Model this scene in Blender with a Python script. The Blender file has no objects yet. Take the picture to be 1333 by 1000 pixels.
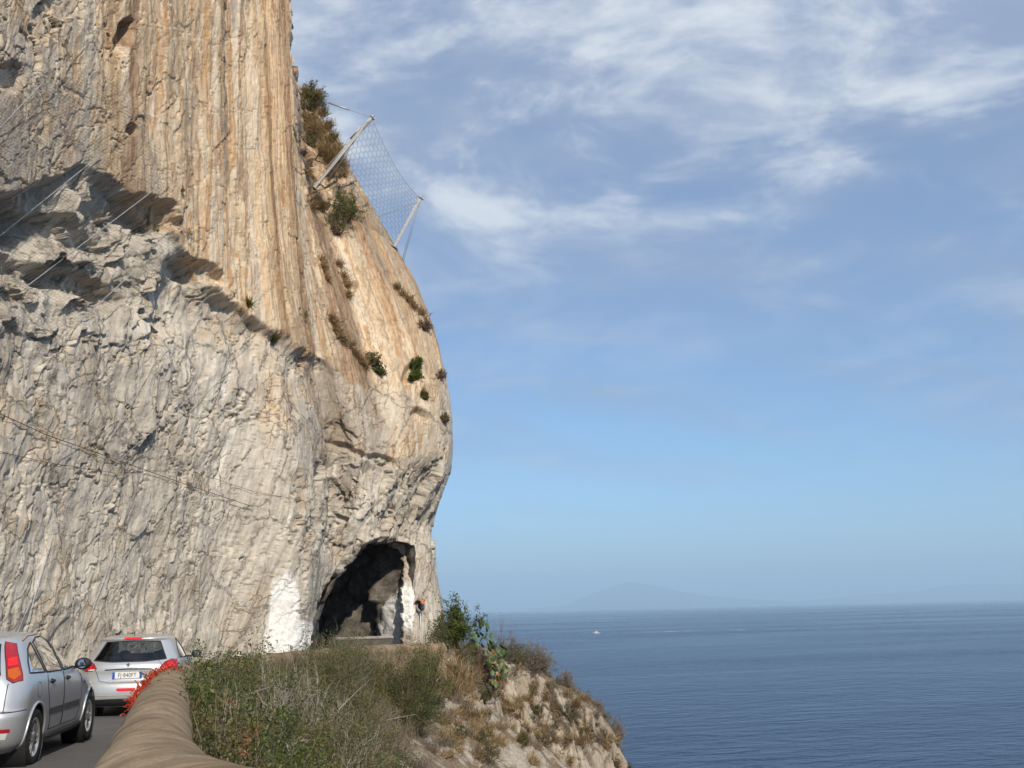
import bpy, bmesh, math, random
import numpy as np
from mathutils import Vector, Matrix
from mathutils.bvhtree import BVHTree

R = math.radians
SC = bpy.context.scene
COL = SC.collection
rng = np.random.default_rng(7)
random.seed(7)

# ------------------------------------------------------------------ camera
CAM_H = 1.6
ROLL = math.atan(0.0234)
PITCH = math.atan(293.9 / 1333.0)
C_R0 = np.array([1.0, 0, 0]); C_F = np.array([0, math.cos(PITCH), math.sin(PITCH)])
C_U0 = np.array([0, -math.sin(PITCH), math.cos(PITCH)])
C_U = C_U0 * math.cos(ROLL) + C_R0 * math.sin(ROLL)
C_R = C_R0 * math.cos(ROLL) - C_U0 * math.sin(ROLL)
CPOS = np.array([0, 0, CAM_H])
cam_data = bpy.data.cameras.new('camera')
cam_data.lens = 36.0; cam_data.sensor_width = 36.0
cam_data.clip_start = 0.1; cam_data.clip_end = 200000
cam = bpy.data.objects.new('camera', cam_data); COL.objects.link(cam)
m = Matrix.Identity(4)
for i in range(3):
    m[i][0] = C_R[i]; m[i][1] = C_U[i]; m[i][2] = -C_F[i]; m[i][3] = CPOS[i]
cam.matrix_world = m
SC.camera = cam

def ray(px, py):
    px = np.asarray(px, float); py = np.asarray(py, float)
    d = C_F + C_R * ((px[..., None] - 666.5) / 1333.0) + C_U * ((500.0 - py[..., None]) / 1333.0)
    return d
def at(px, py, Y):
    """the place, Y metres ahead of the lookout, that a survey bearing (px, py) points to"""
    d = ray(px, py)
    return CPOS + d * (np.asarray(Y, float)[..., None] / d[..., 1:2])
def P(px, py, Y): return Vector(at(np.array(px), np.array(py), np.array(Y)))
def proj(p):
    p = np.asarray(p, float) - CPOS
    z = p @ C_F
    return 666.5 + 1333 * (p @ C_R) / z, 500 - 1333 * (p @ C_U) / z

# ------------------------------------------------------------------ light, sky, exposure
SUN_AZ = R(23)          # how far the sun stands to the right of straight behind the lookout
SUN_EL = R(34)
sun_dir = Vector((math.sin(SUN_AZ) * math.cos(SUN_EL), -math.cos(SUN_AZ) * math.cos(SUN_EL), math.sin(SUN_EL)))
sd = bpy.data.lights.new('sun', 'SUN'); sd.energy = 4.7; sd.angle = R(0.53); sd.color = (1.0, 0.90, 0.76)
sun = bpy.data.objects.new('sun', sd); COL.objects.link(sun)
sun.rotation_euler = (-sun_dir).to_track_quat('-Z', 'Y').to_euler()

SC.view_settings.view_transform = 'Standard'; SC.view_settings.look = 'None'
SC.view_settings.exposure = 0.0; SC.view_settings.gamma = 1.0
SC.view_settings.use_curve_mapping = False
SC.render.engine = 'CYCLES'
SC.cycles.use_denoising = True
SC.cycles.max_bounces = 5; SC.cycles.diffuse_bounces = 2; SC.cycles.glossy_bounces = 2
SC.cycles.transmission_bounces = 6; SC.cycles.transparent_max_bounces = 8; SC.cycles.volume_bounces = 1
SC.cycles.caustics_reflective = False; SC.cycles.caustics_refractive = False
SC.cycles.sample_clamp_indirect = 6.0

class NT:
    """small helper round a node tree"""
    def __init__(s, tree): s.t = tree; tree.nodes.clear()
    def n(s, typ, **kw):
        x = s.t.nodes.new(typ)
        for k, v in kw.items(): setattr(x, k, v)
        return x
    def l(s, a, b): s.t.links.new(a, b)
    def setin(s, sock, v):
        if isinstance(v, bpy.types.NodeSocket): s.l(v, sock)
        elif v is not None: sock.default_value = v
    def math(s, op, a, b=None, c=None, clamp=False):
        x = s.n('ShaderNodeMath', operation=op, use_clamp=clamp)
        s.setin(x.inputs[0], a)
        if b is not None: s.setin(x.inputs[1], b)
        if c is not None: s.setin(x.inputs[2], c)
        return x.outputs[0]
    def vmath(s, op, a, b=None):
        x = s.n('ShaderNodeVectorMath', operation=op)
        s.setin(x.inputs[0], a)
        if b is not None: s.setin(x.inputs[1], b)
        return x.outputs['Value' if op in ('DOT_PRODUCT', 'LENGTH') else 'Vector']
    def comb(s, x, y, z):
        c = s.n('ShaderNodeCombineXYZ')
        for i, v in enumerate((x, y, z)): s.setin(c.inputs[i], v)
        return c.outputs[0]
    def sep(s, v):
        c = s.n('ShaderNodeSeparateXYZ'); s.l(v, c.inputs[0]); return c.outputs
    def noise(s, vec, scale, detail=4, rough=0.55, dist=0.0, lac=2.0, out=0):
        x = s.n('ShaderNodeTexNoise'); s.setin(x.inputs['Vector'], vec)
        x.inputs['Scale'].default_value = scale; x.inputs['Detail'].default_value = detail
        x.inputs['Roughness'].default_value = rough; x.inputs['Distortion'].default_value = dist
        x.inputs['Lacunarity'].default_value = lac
        return x.outputs[out]
    def voro(s, vec, scale, feature='F1', out=0, rand=1.0):
        x = s.n('ShaderNodeTexVoronoi', feature=feature); s.setin(x.inputs['Vector'], vec)
        x.inputs['Scale'].default_value = scale; x.inputs['Randomness'].default_value = rand
        return x.outputs[out]
    def ramp(s, f, stops, interp='LINEAR'):
        x = s.n('ShaderNodeValToRGB'); s.setin(x.inputs[0], f); e = x.color_ramp; e.interpolation = interp
        while len(e.elements) < len(stops): e.elements.new(0.5)
        for el, (p, c) in zip(e.elements, stops):
            el.position = p; el.color = (*c, 1) if len(c) == 3 else c
        return x.outputs[0]
    def mapr(s, f, a, b, c=0.0, d=1.0, smooth=False):
        x = s.n('ShaderNodeMapRange'); x.clamp = True
        if smooth: x.interpolation_type = 'SMOOTHSTEP'
        s.setin(x.inputs[0], f)
        for i, v in enumerate((a, b, c, d)): s.setin(x.inputs[i + 1], v)
        return x.outputs[0]
    def mix(s, f, a, b, blend='MIX'):
        x = s.n('ShaderNodeMix', data_type='RGBA', blend_type=blend)
        s.setin(x.inputs[0], f); s.setin(x.inputs[6], a if not isinstance(a, tuple) else (*a, 1)[:4])
        s.setin(x.inputs[7], b if not isinstance(b, tuple) else (*b, 1)[:4])
        return x.outputs[2]
    def attr(s, name, out='Vector'):
        x = s.n('ShaderNodeAttribute', attribute_name=name); return x.outputs[out]
    def bump(s, h, strength=0.5, dist=0.05, normal=None):
        x = s.n('ShaderNodeBump'); s.setin(x.inputs['Height'], h)
        x.inputs['Strength'].default_value = strength; x.inputs['Distance'].default_value = dist
        if normal is not None: s.l(normal, x.inputs['Normal'])
        return x.outputs[0]
    def out(s, surf):
        o = s.n('ShaderNodeOutputMaterial'); s.l(surf, o.inputs[0]); return o
    def pbsdf(s, color, rough=0.8, spec=0.3, metal=0.0, normal=None, **kw):
        b = s.n('ShaderNodeBsdfPrincipled')
        s.setin(b.inputs['Base Color'], (*color, 1) if isinstance(color, tuple) and len(color) == 3 else color)
        s.setin(b.inputs['Roughness'], rough); s.setin(b.inputs['Metallic'], metal)
        b.inputs['Specular IOR Level'].default_value = spec
        if normal is not None: s.l(normal, b.inputs['Normal'])
        for k, v in kw.items(): s.setin(b.inputs[k], v)
        return b

def material(name, build):
    mt = bpy.data.materials.new(name); mt.use_nodes = True
    t = NT(mt.node_tree); build(t); return mt
def simple(name, color, rough=0.6, metal=0.0, spec=0.4, var=0.15, scale=14, bump=0.0):
    def b(t):
        co = t.n('ShaderNodeTexCoord').outputs['Object']
        n = t.noise(co, scale, 5, 0.6)
        c = t.mix(t.mapr(n, 0.3, 0.7), tuple(x * (1 - var) for x in color), tuple(min(1, x * (1 + var)) for x in color))
        nm = t.bump(n, bump, 0.02) if bump else None
        t.out(t.pbsdf(c, t.mapr(n, 0.2, 0.8, max(0.02, rough - 0.06), min(1, rough + 0.06)), spec, metal, nm).outputs[0])
    return material(name, b)

# world: Nishita sky with a broken layer of thin cloud
world = bpy.data.worlds.new('World'); SC.world = world; world.use_nodes = True
def sky_nodes():
    t = NT(world.node_tree)
    sky = t.n('ShaderNodeTexSky', sky_type='NISHITA'); sky.sun_disc = False
    sky.sun_elevation = SUN_EL
    sky.sun_rotation = math.atan2(sun_dir.x, sun_dir.y)
    sky.altitude = 50; sky.air_density = 1.0; sky.dust_density = 0.35; sky.ozone_density = 3.5
    g = t.n('ShaderNodeTexCoord').outputs['Generated']
    d = t.vmath('NORMALIZE', g)
    x, y, z = t.sep(d)
    zz = t.math('ADD', t.math('MAXIMUM', z, 0.0), 0.10)
    u = t.math('DIVIDE', x, zz); v = t.math('DIVIDE', y, zz)
    pl = t.comb(u, v, 0.0)
    # rotate so that bands run from upper-left to lower-right of the view
    ca, sa = math.cos(R(35)), math.sin(R(35))
    ur = t.math('ADD', t.math('MULTIPLY', u, ca), t.math('MULTIPLY', v, sa))
    vr = t.math('SUBTRACT', t.math('MULTIPLY', v, ca), t.math('MULTIPLY', u, sa))
    warp = t.noise(pl, 0.9, 3, 0.5, out=1)
    wv = t.vmath('SCALE', t.vmath('SUBTRACT', warp, (0.5, 0.5, 0.5))); wv.node.inputs['Scale'].default_value = 0.8
    cum = t.noise(t.vmath('ADD', t.vmath('ADD', pl, wv), (3.1, 1.7, 0)), 2.1, 10, 0.60)
    fine = t.noise(t.vmath('ADD', pl, wv), 5.0, 8, 0.6)
    streak = t.noise(t.vmath('ADD', t.comb(t.math('MULTIPLY', ur, 0.32), t.math('MULTIPLY', vr, 1.5), 0.0), wv), 1.15, 7, 0.55)
    veil = t.noise(t.comb(t.math('MULTIPLY', ur, 0.25), t.math('MULTIPLY', vr, 0.6), 5.0), 0.7, 4, 0.5)
    hi = t.mapr(z, 0.26, 0.50, 0.0, 1.0, True)        # more cloud higher up, as on that afternoon
    mid = t.mapr(z, 0.10, 0.30, 0.0, 1.0, True)
    cov = t.math('ADD', cum, t.math('MULTIPLY', hi, 0.235))
    a_c = t.math('MULTIPLY', t.mapr(cov, 0.50, 0.76, 0, 1, True), t.mapr(z, 0.26, 0.44, 0, 1, True))
    a_s = t.math('MULTIPLY', t.mapr(t.math('ADD', t.math('ADD', t.math('MULTIPLY', streak, 0.8), t.math('MULTIPLY', fine, 0.2)), t.math('MULTIPLY', mid, 0.06)), 0.44, 0.70, 0, 0.75, True), t.mapr(z, 0.04, 0.22, 0.2, 1, True))
    a_v = t.math('MULTIPLY', t.mapr(veil, 0.35, 0.7, 0.22, 0.62), mid)
    inv = t.math('MULTIPLY', t.math('MULTIPLY', t.math('SUBTRACT', 1, a_c), t.math('SUBTRACT', 1, a_s)), t.math('SUBTRACT', 1, a_v))
    alpha = t.math('SUBTRACT', 1.0, inv)
    # billows of the thicker cloud are lighter and darker
    bright = t.mapr(t.math('ADD', t.math('MULTIPLY', cum, 0.6), t.math('MULTIPLY', fine, 0.4)), 0.44, 0.62, 0.0, 1.0, True)
    bright = t.math('MULTIPLY', bright, t.mapr(a_c, 0.0, 0.5, 0.35, 1.0))
    ccol = t.mix(bright, (2.9, 3.6, 5.1), (6.6, 7.0, 7.5))
    base = t.mix(1.0, sky.outputs[0], (0.80, 1.0, 1.16), 'MULTIPLY')
    col = t.mix(alpha, base, ccol)
    bg = t.n('ShaderNodeBackground'); t.l(col, bg.inputs[0]); bg.inputs[1].default_value = 0.115
    o = t.n('ShaderNodeOutputWorld'); t.l(bg.outputs[0], o.inputs[0])
sky_nodes()

# ------------------------------------------------------------------ helpers: objects
def tag(o, label=None, cat=None, group=None, kind=None):
    if label: o['label'] = label
    if cat: o['category'] = cat
    if group: o['group'] = group
    if kind: o['kind'] = kind
    return o
def link(name, mesh, mat=None, parent=None, smooth=False):
    o = bpy.data.objects.new(name, mesh); COL.objects.link(o)
    if mat: mesh.materials.append(mat)
    if parent: o.parent = parent
    if smooth:
        mesh.polygons.foreach_set('use_smooth', np.ones(len(mesh.polygons), bool))
    return o
def empty(name, loc=(0, 0, 0), rz=0.0):
    o = bpy.data.objects.new(name, None); COL.objects.link(o)
    o.location = loc; o.rotation_euler = (0, 0, rz); o.empty_display_size = 0.2
    return o
def mesh_np(name, co, quads=None, tris=None):
    """fast mesh from numpy arrays"""
    me = bpy.data.meshes.new(name)
    co = np.asarray(co, np.float32)
    me.vertices.add(len(co)); me.vertices.foreach_set('co', co.ravel())
    parts = []; starts = []; s = 0
    if quads is not None and len(quads):
        q = np.asarray(quads, np.int32); parts.append(q.ravel()); starts.append(np.arange(len(q), dtype=np.int32) * 4); s = len(q) * 4
    if tris is not None and len(tris):
        q = np.asarray(tris, np.int32); parts.append(q.ravel()); starts.append(s + np.arange(len(q), dtype=np.int32) * 3)
    idx = np.concatenate(parts); st = np.concatenate(starts)
    me.loops.add(len(idx)); me.loops.foreach_set('vertex_index', idx)
    me.polygons.add(len(st)); me.polygons.foreach_set('loop_start', st)
    me.update(calc_edges=True); me.validate()
    return me
def grid_quads(nr, nc):
    i = np.arange(nr * nc).reshape(nr, nc)
    return np.stack([i[:-1, :-1], i[1:, :-1], i[1:, 1:], i[:-1, 1:]], -1).reshape(-1, 4)
def set_attr(me, name, typ, data):
    a = me.attributes.new(name, typ, 'POINT')
    key = 'vector' if typ == 'FLOAT_VECTOR' else ('color' if 'COLOR' in typ else 'value')
    a.data.foreach_set(key, np.asarray(data, np.float32).ravel())

class MB:
    """collects simple shapes into one mesh"""
    def __init__(s): s.v = []; s.f = []
    def add(s, v, f):
        b = len(s.v); s.v += [tuple(p) for p in v]; s.f += [tuple(b + i for i in q) for q in f]
    def box(s, c, d, rot=None):
        c = Vector(c); h = Vector(d) / 2
        vs = []
        for x in (-1, 1):
            for y in (-1, 1):
                for z in (-1, 1):
                    p = Vector((x * h.x, y * h.y, z * h.z))
                    if rot is not None: p = rot @ p
                    vs.append(c + p)
        s.add(vs, [(0, 1, 3, 2), (4, 6, 7, 5), (0, 4, 5, 1), (2, 3, 7, 6), (0, 2, 6, 4), (1, 5, 7, 3)])
    def tube(s, pts, r, n=6, closed=False, cap=True):
        pts = [Vector(p) for p in pts]
        m_ = len(pts)
        rs = r if hasattr(r, '__len__') else [r] * m_
        vs = []; up = Vector((0, 0, 1)); prev = None
        for i, p in enumerate(pts):
            a = pts[(i - 1) % m_] if (closed or i > 0) else p
            b = pts[(i + 1) % m_] if (closed or i < m_ - 1) else p
            t = (b - a)
            t = t.normalized() if t.length > 1e-9 else Vector((0, 0, 1))
            if prev is None:
                k = up if abs(t.z) < 0.9 else Vector((1, 0, 0))
                x = t.cross(k).normalized()
            else:
                x = prev - t * prev.dot(t)
                x = x.normalized() if x.length > 1e-6 else t.cross(up).normalized()
            prev = x; y = t.cross(x)
            for j in range(n):
                a_ = 2 * math.pi * j / n
                vs.append(p + (x * math.cos(a_) + y * math.sin(a_)) * rs[i])
        fs = []
        rows = m_ if closed else m_ - 1
        for i in range(rows):
            for j in range(n):
                k = (i + 1) % m_
                fs.append((i * n + j, i * n + (j + 1) % n, k * n + (j + 1) % n, k * n + j))
        if cap and not closed:
            fs.append(tuple(range(n))[::-1]); fs.append(tuple((m_ - 1) * n + j for j in range(n)))
        s.add(vs, fs)
    def lathe(s, prof, c, axis, n=32, closed_prof=False):
        """prof: (radius, along axis) pairs turned round an axis through c"""
        c = Vector(c); ax = Vector(axis).normalized()
        k = Vector((0, 0, 1)) if abs(ax.z) < 0.9 else Vector((1, 0, 0))
        x = ax.cross(k).normalized(); y = ax.cross(x)
        vs = []
        for j in range(n):
            a = 2 * math.pi * j / n
            for r_, h in prof: vs.append(c + ax * h + (x * math.cos(a) + y * math.sin(a)) * r_)
        m_ = len(prof); fs = []
        for j in range(n):
            for i in range(m_ if closed_prof else m_ - 1):
                i2 = (i + 1) % m_; j2 = (j + 1) % n
                fs.append((j * m_ + i, j2 * m_ + i, j2 * m_ + i2, j * m_ + i2))
        s.add(vs, fs)
    def ellipsoid(s, c, rx, ry, rz, rot=None, nu=14, nv=9):
        c = Vector(c); vs = []
        for i in range(nv + 1):
            th = math.pi * i / nv
            for j in range(nu):
                ph = 2 * math.pi * j / nu
                p = Vector((rx * math.sin(th) * math.cos(ph), ry * math.sin(th) * math.sin(ph), rz * math.cos(th)))
                if rot is not None: p = rot @ p
                vs.append(c + p)
        fs = []
        for i in range(nv):
            for j in range(nu):
                fs.append((i * nu + j, (i + 1) * nu + j, (i + 1) * nu + (j + 1) % nu, i * nu + (j + 1) % nu))
        s.add(vs, fs)
    def build(s, name, mat=None, parent=None, smooth=False):
        me = bpy.data.meshes.new(name); me.from_pydata([tuple(p) for p in s.v], [], s.f); me.update()
        return link(name, me, mat, parent, smooth)

# ------------------------------------------------------------------ helpers: noise
def _h(ix, iy, iz, seed):
    with np.errstate(over='ignore'):
        h = (ix.astype(np.uint32) * np.uint32(374761393) + iy.astype(np.uint32) * np.uint32(668265263)
             + iz.astype(np.uint32) * np.uint32(2246822519) + np.uint32((seed * 3266489917) & 0xffffffff))
        h ^= h >> np.uint32(15); h *= np.uint32(2246822519); h ^= h >> np.uint32(13)
        h *= np.uint32(3266489917); h ^= h >> np.uint32(16)
    return h
def hrand(ix, iy, seed, k=0):
    return _h(ix, iy, np.full_like(ix, k), seed).astype(np.float32) / np.float32(4294967296.0)
def pnoise(x, y, seed=0):
    """2-D gradient noise, about -1..1"""
    x = np.asarray(x, np.float32); y = np.asarray(y, np.float32)
    x0 = np.floor(x); y0 = np.floor(y); fx = x - x0; fy = y - y0
    ix = x0.astype(np.int64); iy = y0.astype(np.int64)
    u = fx * fx * fx * (fx * (fx * 6 - 15) + 10); v = fy * fy * fy * (fy * (fy * 6 - 15) + 10)
    res = []
    for dy in (0, 1):
        for dx in (0, 1):
            a = hrand(ix + dx, iy + dy, seed) * np.float32(2 * math.pi)
            res.append(np.cos(a) * (fx - dx) + np.sin(a) * (fy - dy))
    n0 = res[0] + u * (res[1] - res[0]); n1 = res[2] + u * (res[3] - res[2])
    return (n0 + v * (n1 - n0)) * 1.4
def fbm(x, y, seed=0, octv=5, gain=0.5, lac=2.03):
    s = 0; a = 1.0; f = 1.0; tot = 0
    for i in range(octv):
        s = s + a * pnoise(x * f + 17.3 * i, y * f - 9.1 * i, seed + i); tot += a; a *= gain; f *= lac
    return s / tot
def ridged(x, y, seed=0, octv=4, gain=0.5, lac=2.1):
    s = 0; a = 1.0; f = 1.0; tot = 0
    for i in range(octv):
        s = s + a * (1 - np.abs(pnoise(x * f + 5.7 * i, y * f + 3.3 * i, seed + i)) * 1.6); tot += a; a *= gain; f *= lac
    return s / tot
def plates(x, y, seed=0, tilt=0.8):
    """broken rock: every cell is its own tilted facet. Returns height about -1..1 and edge distance"""
    x = np.asarray(x, np.float32); y = np.asarray(y, np.float32)
    ix = np.floor(x).astype(np.int64); iy = np.floor(y).astype(np.int64)
    best = np.full(x.shape, 1e9, np.float32); second = best.copy(); val = np.zeros_like(best)
    for dy in (-1, 0, 1):
        for dx in (-1, 0, 1):
            cx = ix + dx; cy = iy + dy
            qx = cx + hrand(cx, cy, seed, 1); qy = cy + hrand(cx, cy, seed, 2)
            ex = x - qx; ey = y - qy
            d = ex * ex + ey * ey
            h = (hrand(cx, cy, seed, 3) * 2 - 1) * 0.6 + tilt * ((hrand(cx, cy, seed, 4) * 2 - 1) * ex + (hrand(cx, cy, seed, 5) * 2 - 1) * ey)
            near = d < best
            second = np.where(near, best, np.minimum(second, d))
            val = np.where(near, h, val); best = np.where(near, d, best)
    return val, np.sqrt(second) - np.sqrt(best)
def sstep(a, b, x):
    t = np.clip((x - a) / (b - a), 0, 1); return t * t * (3 - 2 * t)
def catmull(K, u):
    """K: (n, ...) control values; u: positions in 0..n-1"""
    n = len(K); i = np.clip(np.floor(u).astype(int), 0, n - 2); f = u - i
    p0 = K[np.maximum(i - 1, 0)]; p1 = K[i]; p2 = K[i + 1]; p3 = K[np.minimum(i + 2, n - 1)]
    f = f.reshape((-1,) + (1,) * (K.ndim - 1))
    return 0.5 * ((2 * p1) + (-p0 + p2) * f + (2 * p0 - 5 * p1 + 4 * p2 - p3) * f ** 2 + (-p0 + 3 * p1 - 3 * p2 + p3) * f ** 3)
def normals_grid(G):
    du = np.gradient(G, axis=1); dv = np.gradient(G, axis=0)
    n = np.cross(dv, du); n /= np.linalg.norm(n, axis=-1, keepdims=True) + 1e-9
    return n
# ------------------------------------------------------------------ materials of the land
def rock_material(name='limestone', coast=False):
    def b(t):
        sg = t.attr('sg'); mk = t.attr('mask')
        s, h, _ = t.sep(sg); warm, white, grey = t.sep(mk)
        geo = t.n('ShaderNodeNewGeometry').outputs['Position']
        # upright drip streaks of the flowstone
        up = t.comb(s, t.math('MULTIPLY', h, 0.045), 0.0)
        wob = t.noise(geo, 0.35, 3, 0.5, out=1)
        wv = t.vmath('SCALE', t.vmath('SUBTRACT', wob, (0.5, 0.5, 0.5))); wv.node.inputs['Scale'].default_value = 0.5
        wv3 = t.vmath('SCALE', t.vmath('SUBTRACT', t.noise(t.vmath('MULTIPLY', geo, (1.0, 1.0, 0.45)), 2.4, 4, 0.6, out=1), (0.5, 0.5, 0.5))); wv3.node.inputs['Scale'].default_value = 0.22
        upw = t.vmath('ADD', t.vmath('ADD', up, wv), wv3)
        s1 = t.noise(upw, 0.72, 8, 0.55); s2 = t.noise(t.vmath('ADD', upw, (31, 7, 0)), 2.6, 7, 0.62)
        s3 = t.noise(t.vmath('ADD', up, (3, 17, 0)), 8.0, 4, 0.6)
        warm_c = t.ramp(s1, [(0.30, (0.22, 0.165, 0.12)), (0.37, (0.42, 0.25, 0.115)), (0.43, (0.70, 0.53, 0.34)), (0.47, (0.33, 0.22, 0.13)),
                             (0.505, (0.74, 0.60, 0.42)), (0.54, (0.50, 0.27, 0.105)), (0.575, (0.78, 0.66, 0.49)), (0.62, (0.40, 0.35, 0.30)), (0.69, (0.66, 0.46, 0.27))])
        s0 = t.noise(t.vmath('ADD', t.vmath('MULTIPLY', up, (1.0, 0.6, 1.0)), (13, 5, 0)), 0.55, 3, 0.5)
        warm_c = t.mix(t.mapr(s0, 0.52, 0.62, 0, 0.85), warm_c, t.mix(1.0, warm_c, (0.60, 0.50, 0.43), 'MULTIPLY'))
        warm_c = t.mix(t.mapr(s0, 0.47, 0.38, 0, 0.45), warm_c, (0.80, 0.64, 0.44))
        warm_c = t.mix(t.mapr(s2, 0.56, 0.68, 0, 0.6), warm_c, (0.36, 0.31, 0.265))
        warm_c = t.mix(t.mapr(s2, 0.44, 0.32, 0, 0.75), warm_c, (0.80, 0.71, 0.57))
        warm_c = t.mix(t.mapr(s3, 0.58, 0.72, 0, 0.45), warm_c, (0.26, 0.19, 0.135))
        # leaning grain of the lower wall
        sl = t.math('SUBTRACT', s, t.math('MULTIPLY', h, 0.34))
        gr = t.vmath('ADD', t.comb(sl, t.math('MULTIPLY', h, 0.11), 2.0), wv)
        g1 = t.noise(gr, 0.9, 9, 0.68); g2 = t.noise(t.vmath('ADD', gr, (9, 4, 0)), 3.0, 8, 0.66)
        bl = t.noise(geo, 0.28, 6, 0.6); bl2 = t.noise(t.vmath('ADD', geo, (40, 3, 9)), 0.75, 7, 0.62)
        grey_c = t.ramp(g1, [(0.25, (0.26, 0.23, 0.195)), (0.38, (0.46, 0.41, 0.345)), (0.47, (0.62, 0.56, 0.47)), (0.53, (0.52, 0.465, 0.39)),
                             (0.60, (0.69, 0.63, 0.53)), (0.70, (0.77, 0.71, 0.61))])
        grey_c = t.mix(t.mapr(g2, 0.56, 0.72, 0, 0.45), grey_c, (0.30, 0.27, 0.235))
        grey_c = t.mix(t.mapr(g2, 0.42, 0.30, 0, 0.7), grey_c, (0.60, 0.555, 0.48))
        grey_c = t.mix(t.mapr(bl2, 0.53, 0.66, 0, 0.6), grey_c, (0.56, 0.43, 0.28))
        grey_c = t.mix(t.mapr(bl, 0.44, 0.60, 0.0, 0.62), grey_c, t.mix(1.0, grey_c, (0.66, 0.63, 0.60), 'MULTIPLY'))
        # thin chalk-white runs
        run = t.noise(t.vmath('ADD', gr, (77, 2, 0)), 1.7, 5, 0.55)
        grey_c = t.mix(t.math('MULTIPLY', t.mapr(run, 0.66, 0.71), 0.75), grey_c, (0.78, 0.76, 0.72))
        w = t.math('ADD', warm, t.math('MULTIPLY', t.math('SUBTRACT', bl2, 0.5), 0.9))
        col = t.mix(t.mapr(w, 0.25, 0.75, 0, 1, True), grey_c, warm_c)
        # dark seepage
        seep = t.noise(t.vmath('ADD', t.comb(s, t.math('MULTIPLY', h, 0.09), 8.0), wv), 0.7, 6, 0.6)
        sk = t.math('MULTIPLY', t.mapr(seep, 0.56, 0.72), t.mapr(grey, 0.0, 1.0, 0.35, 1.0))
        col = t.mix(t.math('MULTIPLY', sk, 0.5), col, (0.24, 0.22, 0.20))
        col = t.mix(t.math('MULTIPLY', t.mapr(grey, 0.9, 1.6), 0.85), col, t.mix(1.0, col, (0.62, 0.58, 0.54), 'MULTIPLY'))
        # grain
        g3 = t.noise(t.vmath('ADD', gr, (5, 21, 0)), 9.0, 7, 0.7)
        col = t.mix(t.mapr(g3, 0.36, 0.50, 0.55, 0.0), col, t.mix(1.0, col, (0.50, 0.47, 0.44), 'MULTIPLY'))
        col = t.mix(t.math('MULTIPLY', t.mapr(g3, 0.55, 0.68, 0.0, 0.5), t.mapr(warm, 0.4, 0.9, 1.0, 0.25)), col, (0.76, 0.71, 0.62))
        f1 = t.noise(geo, 6.0, 8, 0.7); f2 = t.noise(geo, 28.0, 5, 0.65)
        col = t.mix(t.mapr(f1, 0.5, 0.75, 0, 0.45), col, t.mix(1.0, col, (0.55, 0.53, 0.51), 'MULTIPLY'))
        col = t.mix(t.mapr(f2, 0.35, 0.65, 0.13, 0.0), col, (0.70, 0.65, 0.57))
        # hairline joints
        jv = t.vmath('ADD', t.comb(sl, t.math('MULTIPLY', h, 0.6), 0.0), wv)
        jw = t.vmath('SCALE', t.noise(geo, 2.0, 5, 0.65, out=1)); jw.node.inputs['Scale'].default_value = 0.42
        jt = t.voro(t.vmath('ADD', jv, jw), 0.62, 'DISTANCE_TO_EDGE'); jt2 = t.voro(t.vmath('ADD', t.vmath('MULTIPLY', jv, (1.0, 1.5, 1.0)), jw), 1.7, 'DISTANCE_TO_EDGE')
        joint = t.math('MULTIPLY', t.mapr(jt, 0.0, 0.03, 1.0, 0.0), t.mapr(f1, 0.42, 0.55))
        joint = t.math('MAXIMUM', joint, t.math('MULTIPLY', t.mapr(jt2, 0.0, 0.035, 0.9, 0.0), t.mapr(bl2, 0.48, 0.60)))
        joint = t.math('MULTIPLY', joint, t.mapr(warm, 0.5, 1.0, 1.0, 0.25))
        col = t.mix(t.math('MULTIPLY', joint, 0.7), col, (0.10, 0.09, 0.08))
        # sunlit rock by the tunnel mouth, its brightness painted in as white
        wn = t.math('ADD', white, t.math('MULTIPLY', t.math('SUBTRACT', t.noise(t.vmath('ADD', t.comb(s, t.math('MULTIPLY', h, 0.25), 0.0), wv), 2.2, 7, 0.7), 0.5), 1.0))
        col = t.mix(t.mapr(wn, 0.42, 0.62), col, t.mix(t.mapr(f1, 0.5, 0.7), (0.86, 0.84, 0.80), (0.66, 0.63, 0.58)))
        hh = t.math('ADD', t.math('MULTIPLY', f1, 0.6), t.math('MULTIPLY', f2, 0.25))
        hh = t.math('SUBTRACT', hh, t.math('MULTIPLY', joint, 0.5))
        hh = t.math('ADD', hh, t.math('MULTIPLY', t.math('ADD', s3, t.math('ADD', t.math('MULTIPLY', g2, 1.0), t.math('MULTIPLY', g3, 0.7))), 0.3))
        nm = t.bump(hh, 0.8, 0.085)
        if coast: col = t.mix(1.0, col, (0.66, 0.63, 0.59), 'MULTIPLY')
        t.out(t.pbsdf(col, 0.88, 0.15, 0.0, nm).outputs[0])
    return material(name, b)
M = {}
M['rock'] = rock_material(); M['coast_rock'] = rock_material('coast_rock', True)

def soil_mat(t):
    geo = t.n('ShaderNodeNewGeometry').outputs['Position']
    n = t.noise(geo, 1.2, 8, 0.65); n2 = t.noise(geo, 14, 6, 0.7)
    c = t.ramp(n, [(0.3, (0.10, 0.075, 0.05)), (0.5, (0.20, 0.155, 0.105)), (0.65, (0.31, 0.25, 0.18))])
    c = t.mix(t.mapr(n2, 0.4, 0.7, 0, 0.6), c, (0.16, 0.13, 0.085))
    t.out(t.pbsdf(c, 0.95, 0.1, 0, t.bump(n2, 0.8, 0.08)).outputs[0])
M['soil'] = material('dry_soil', soil_mat)

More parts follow.
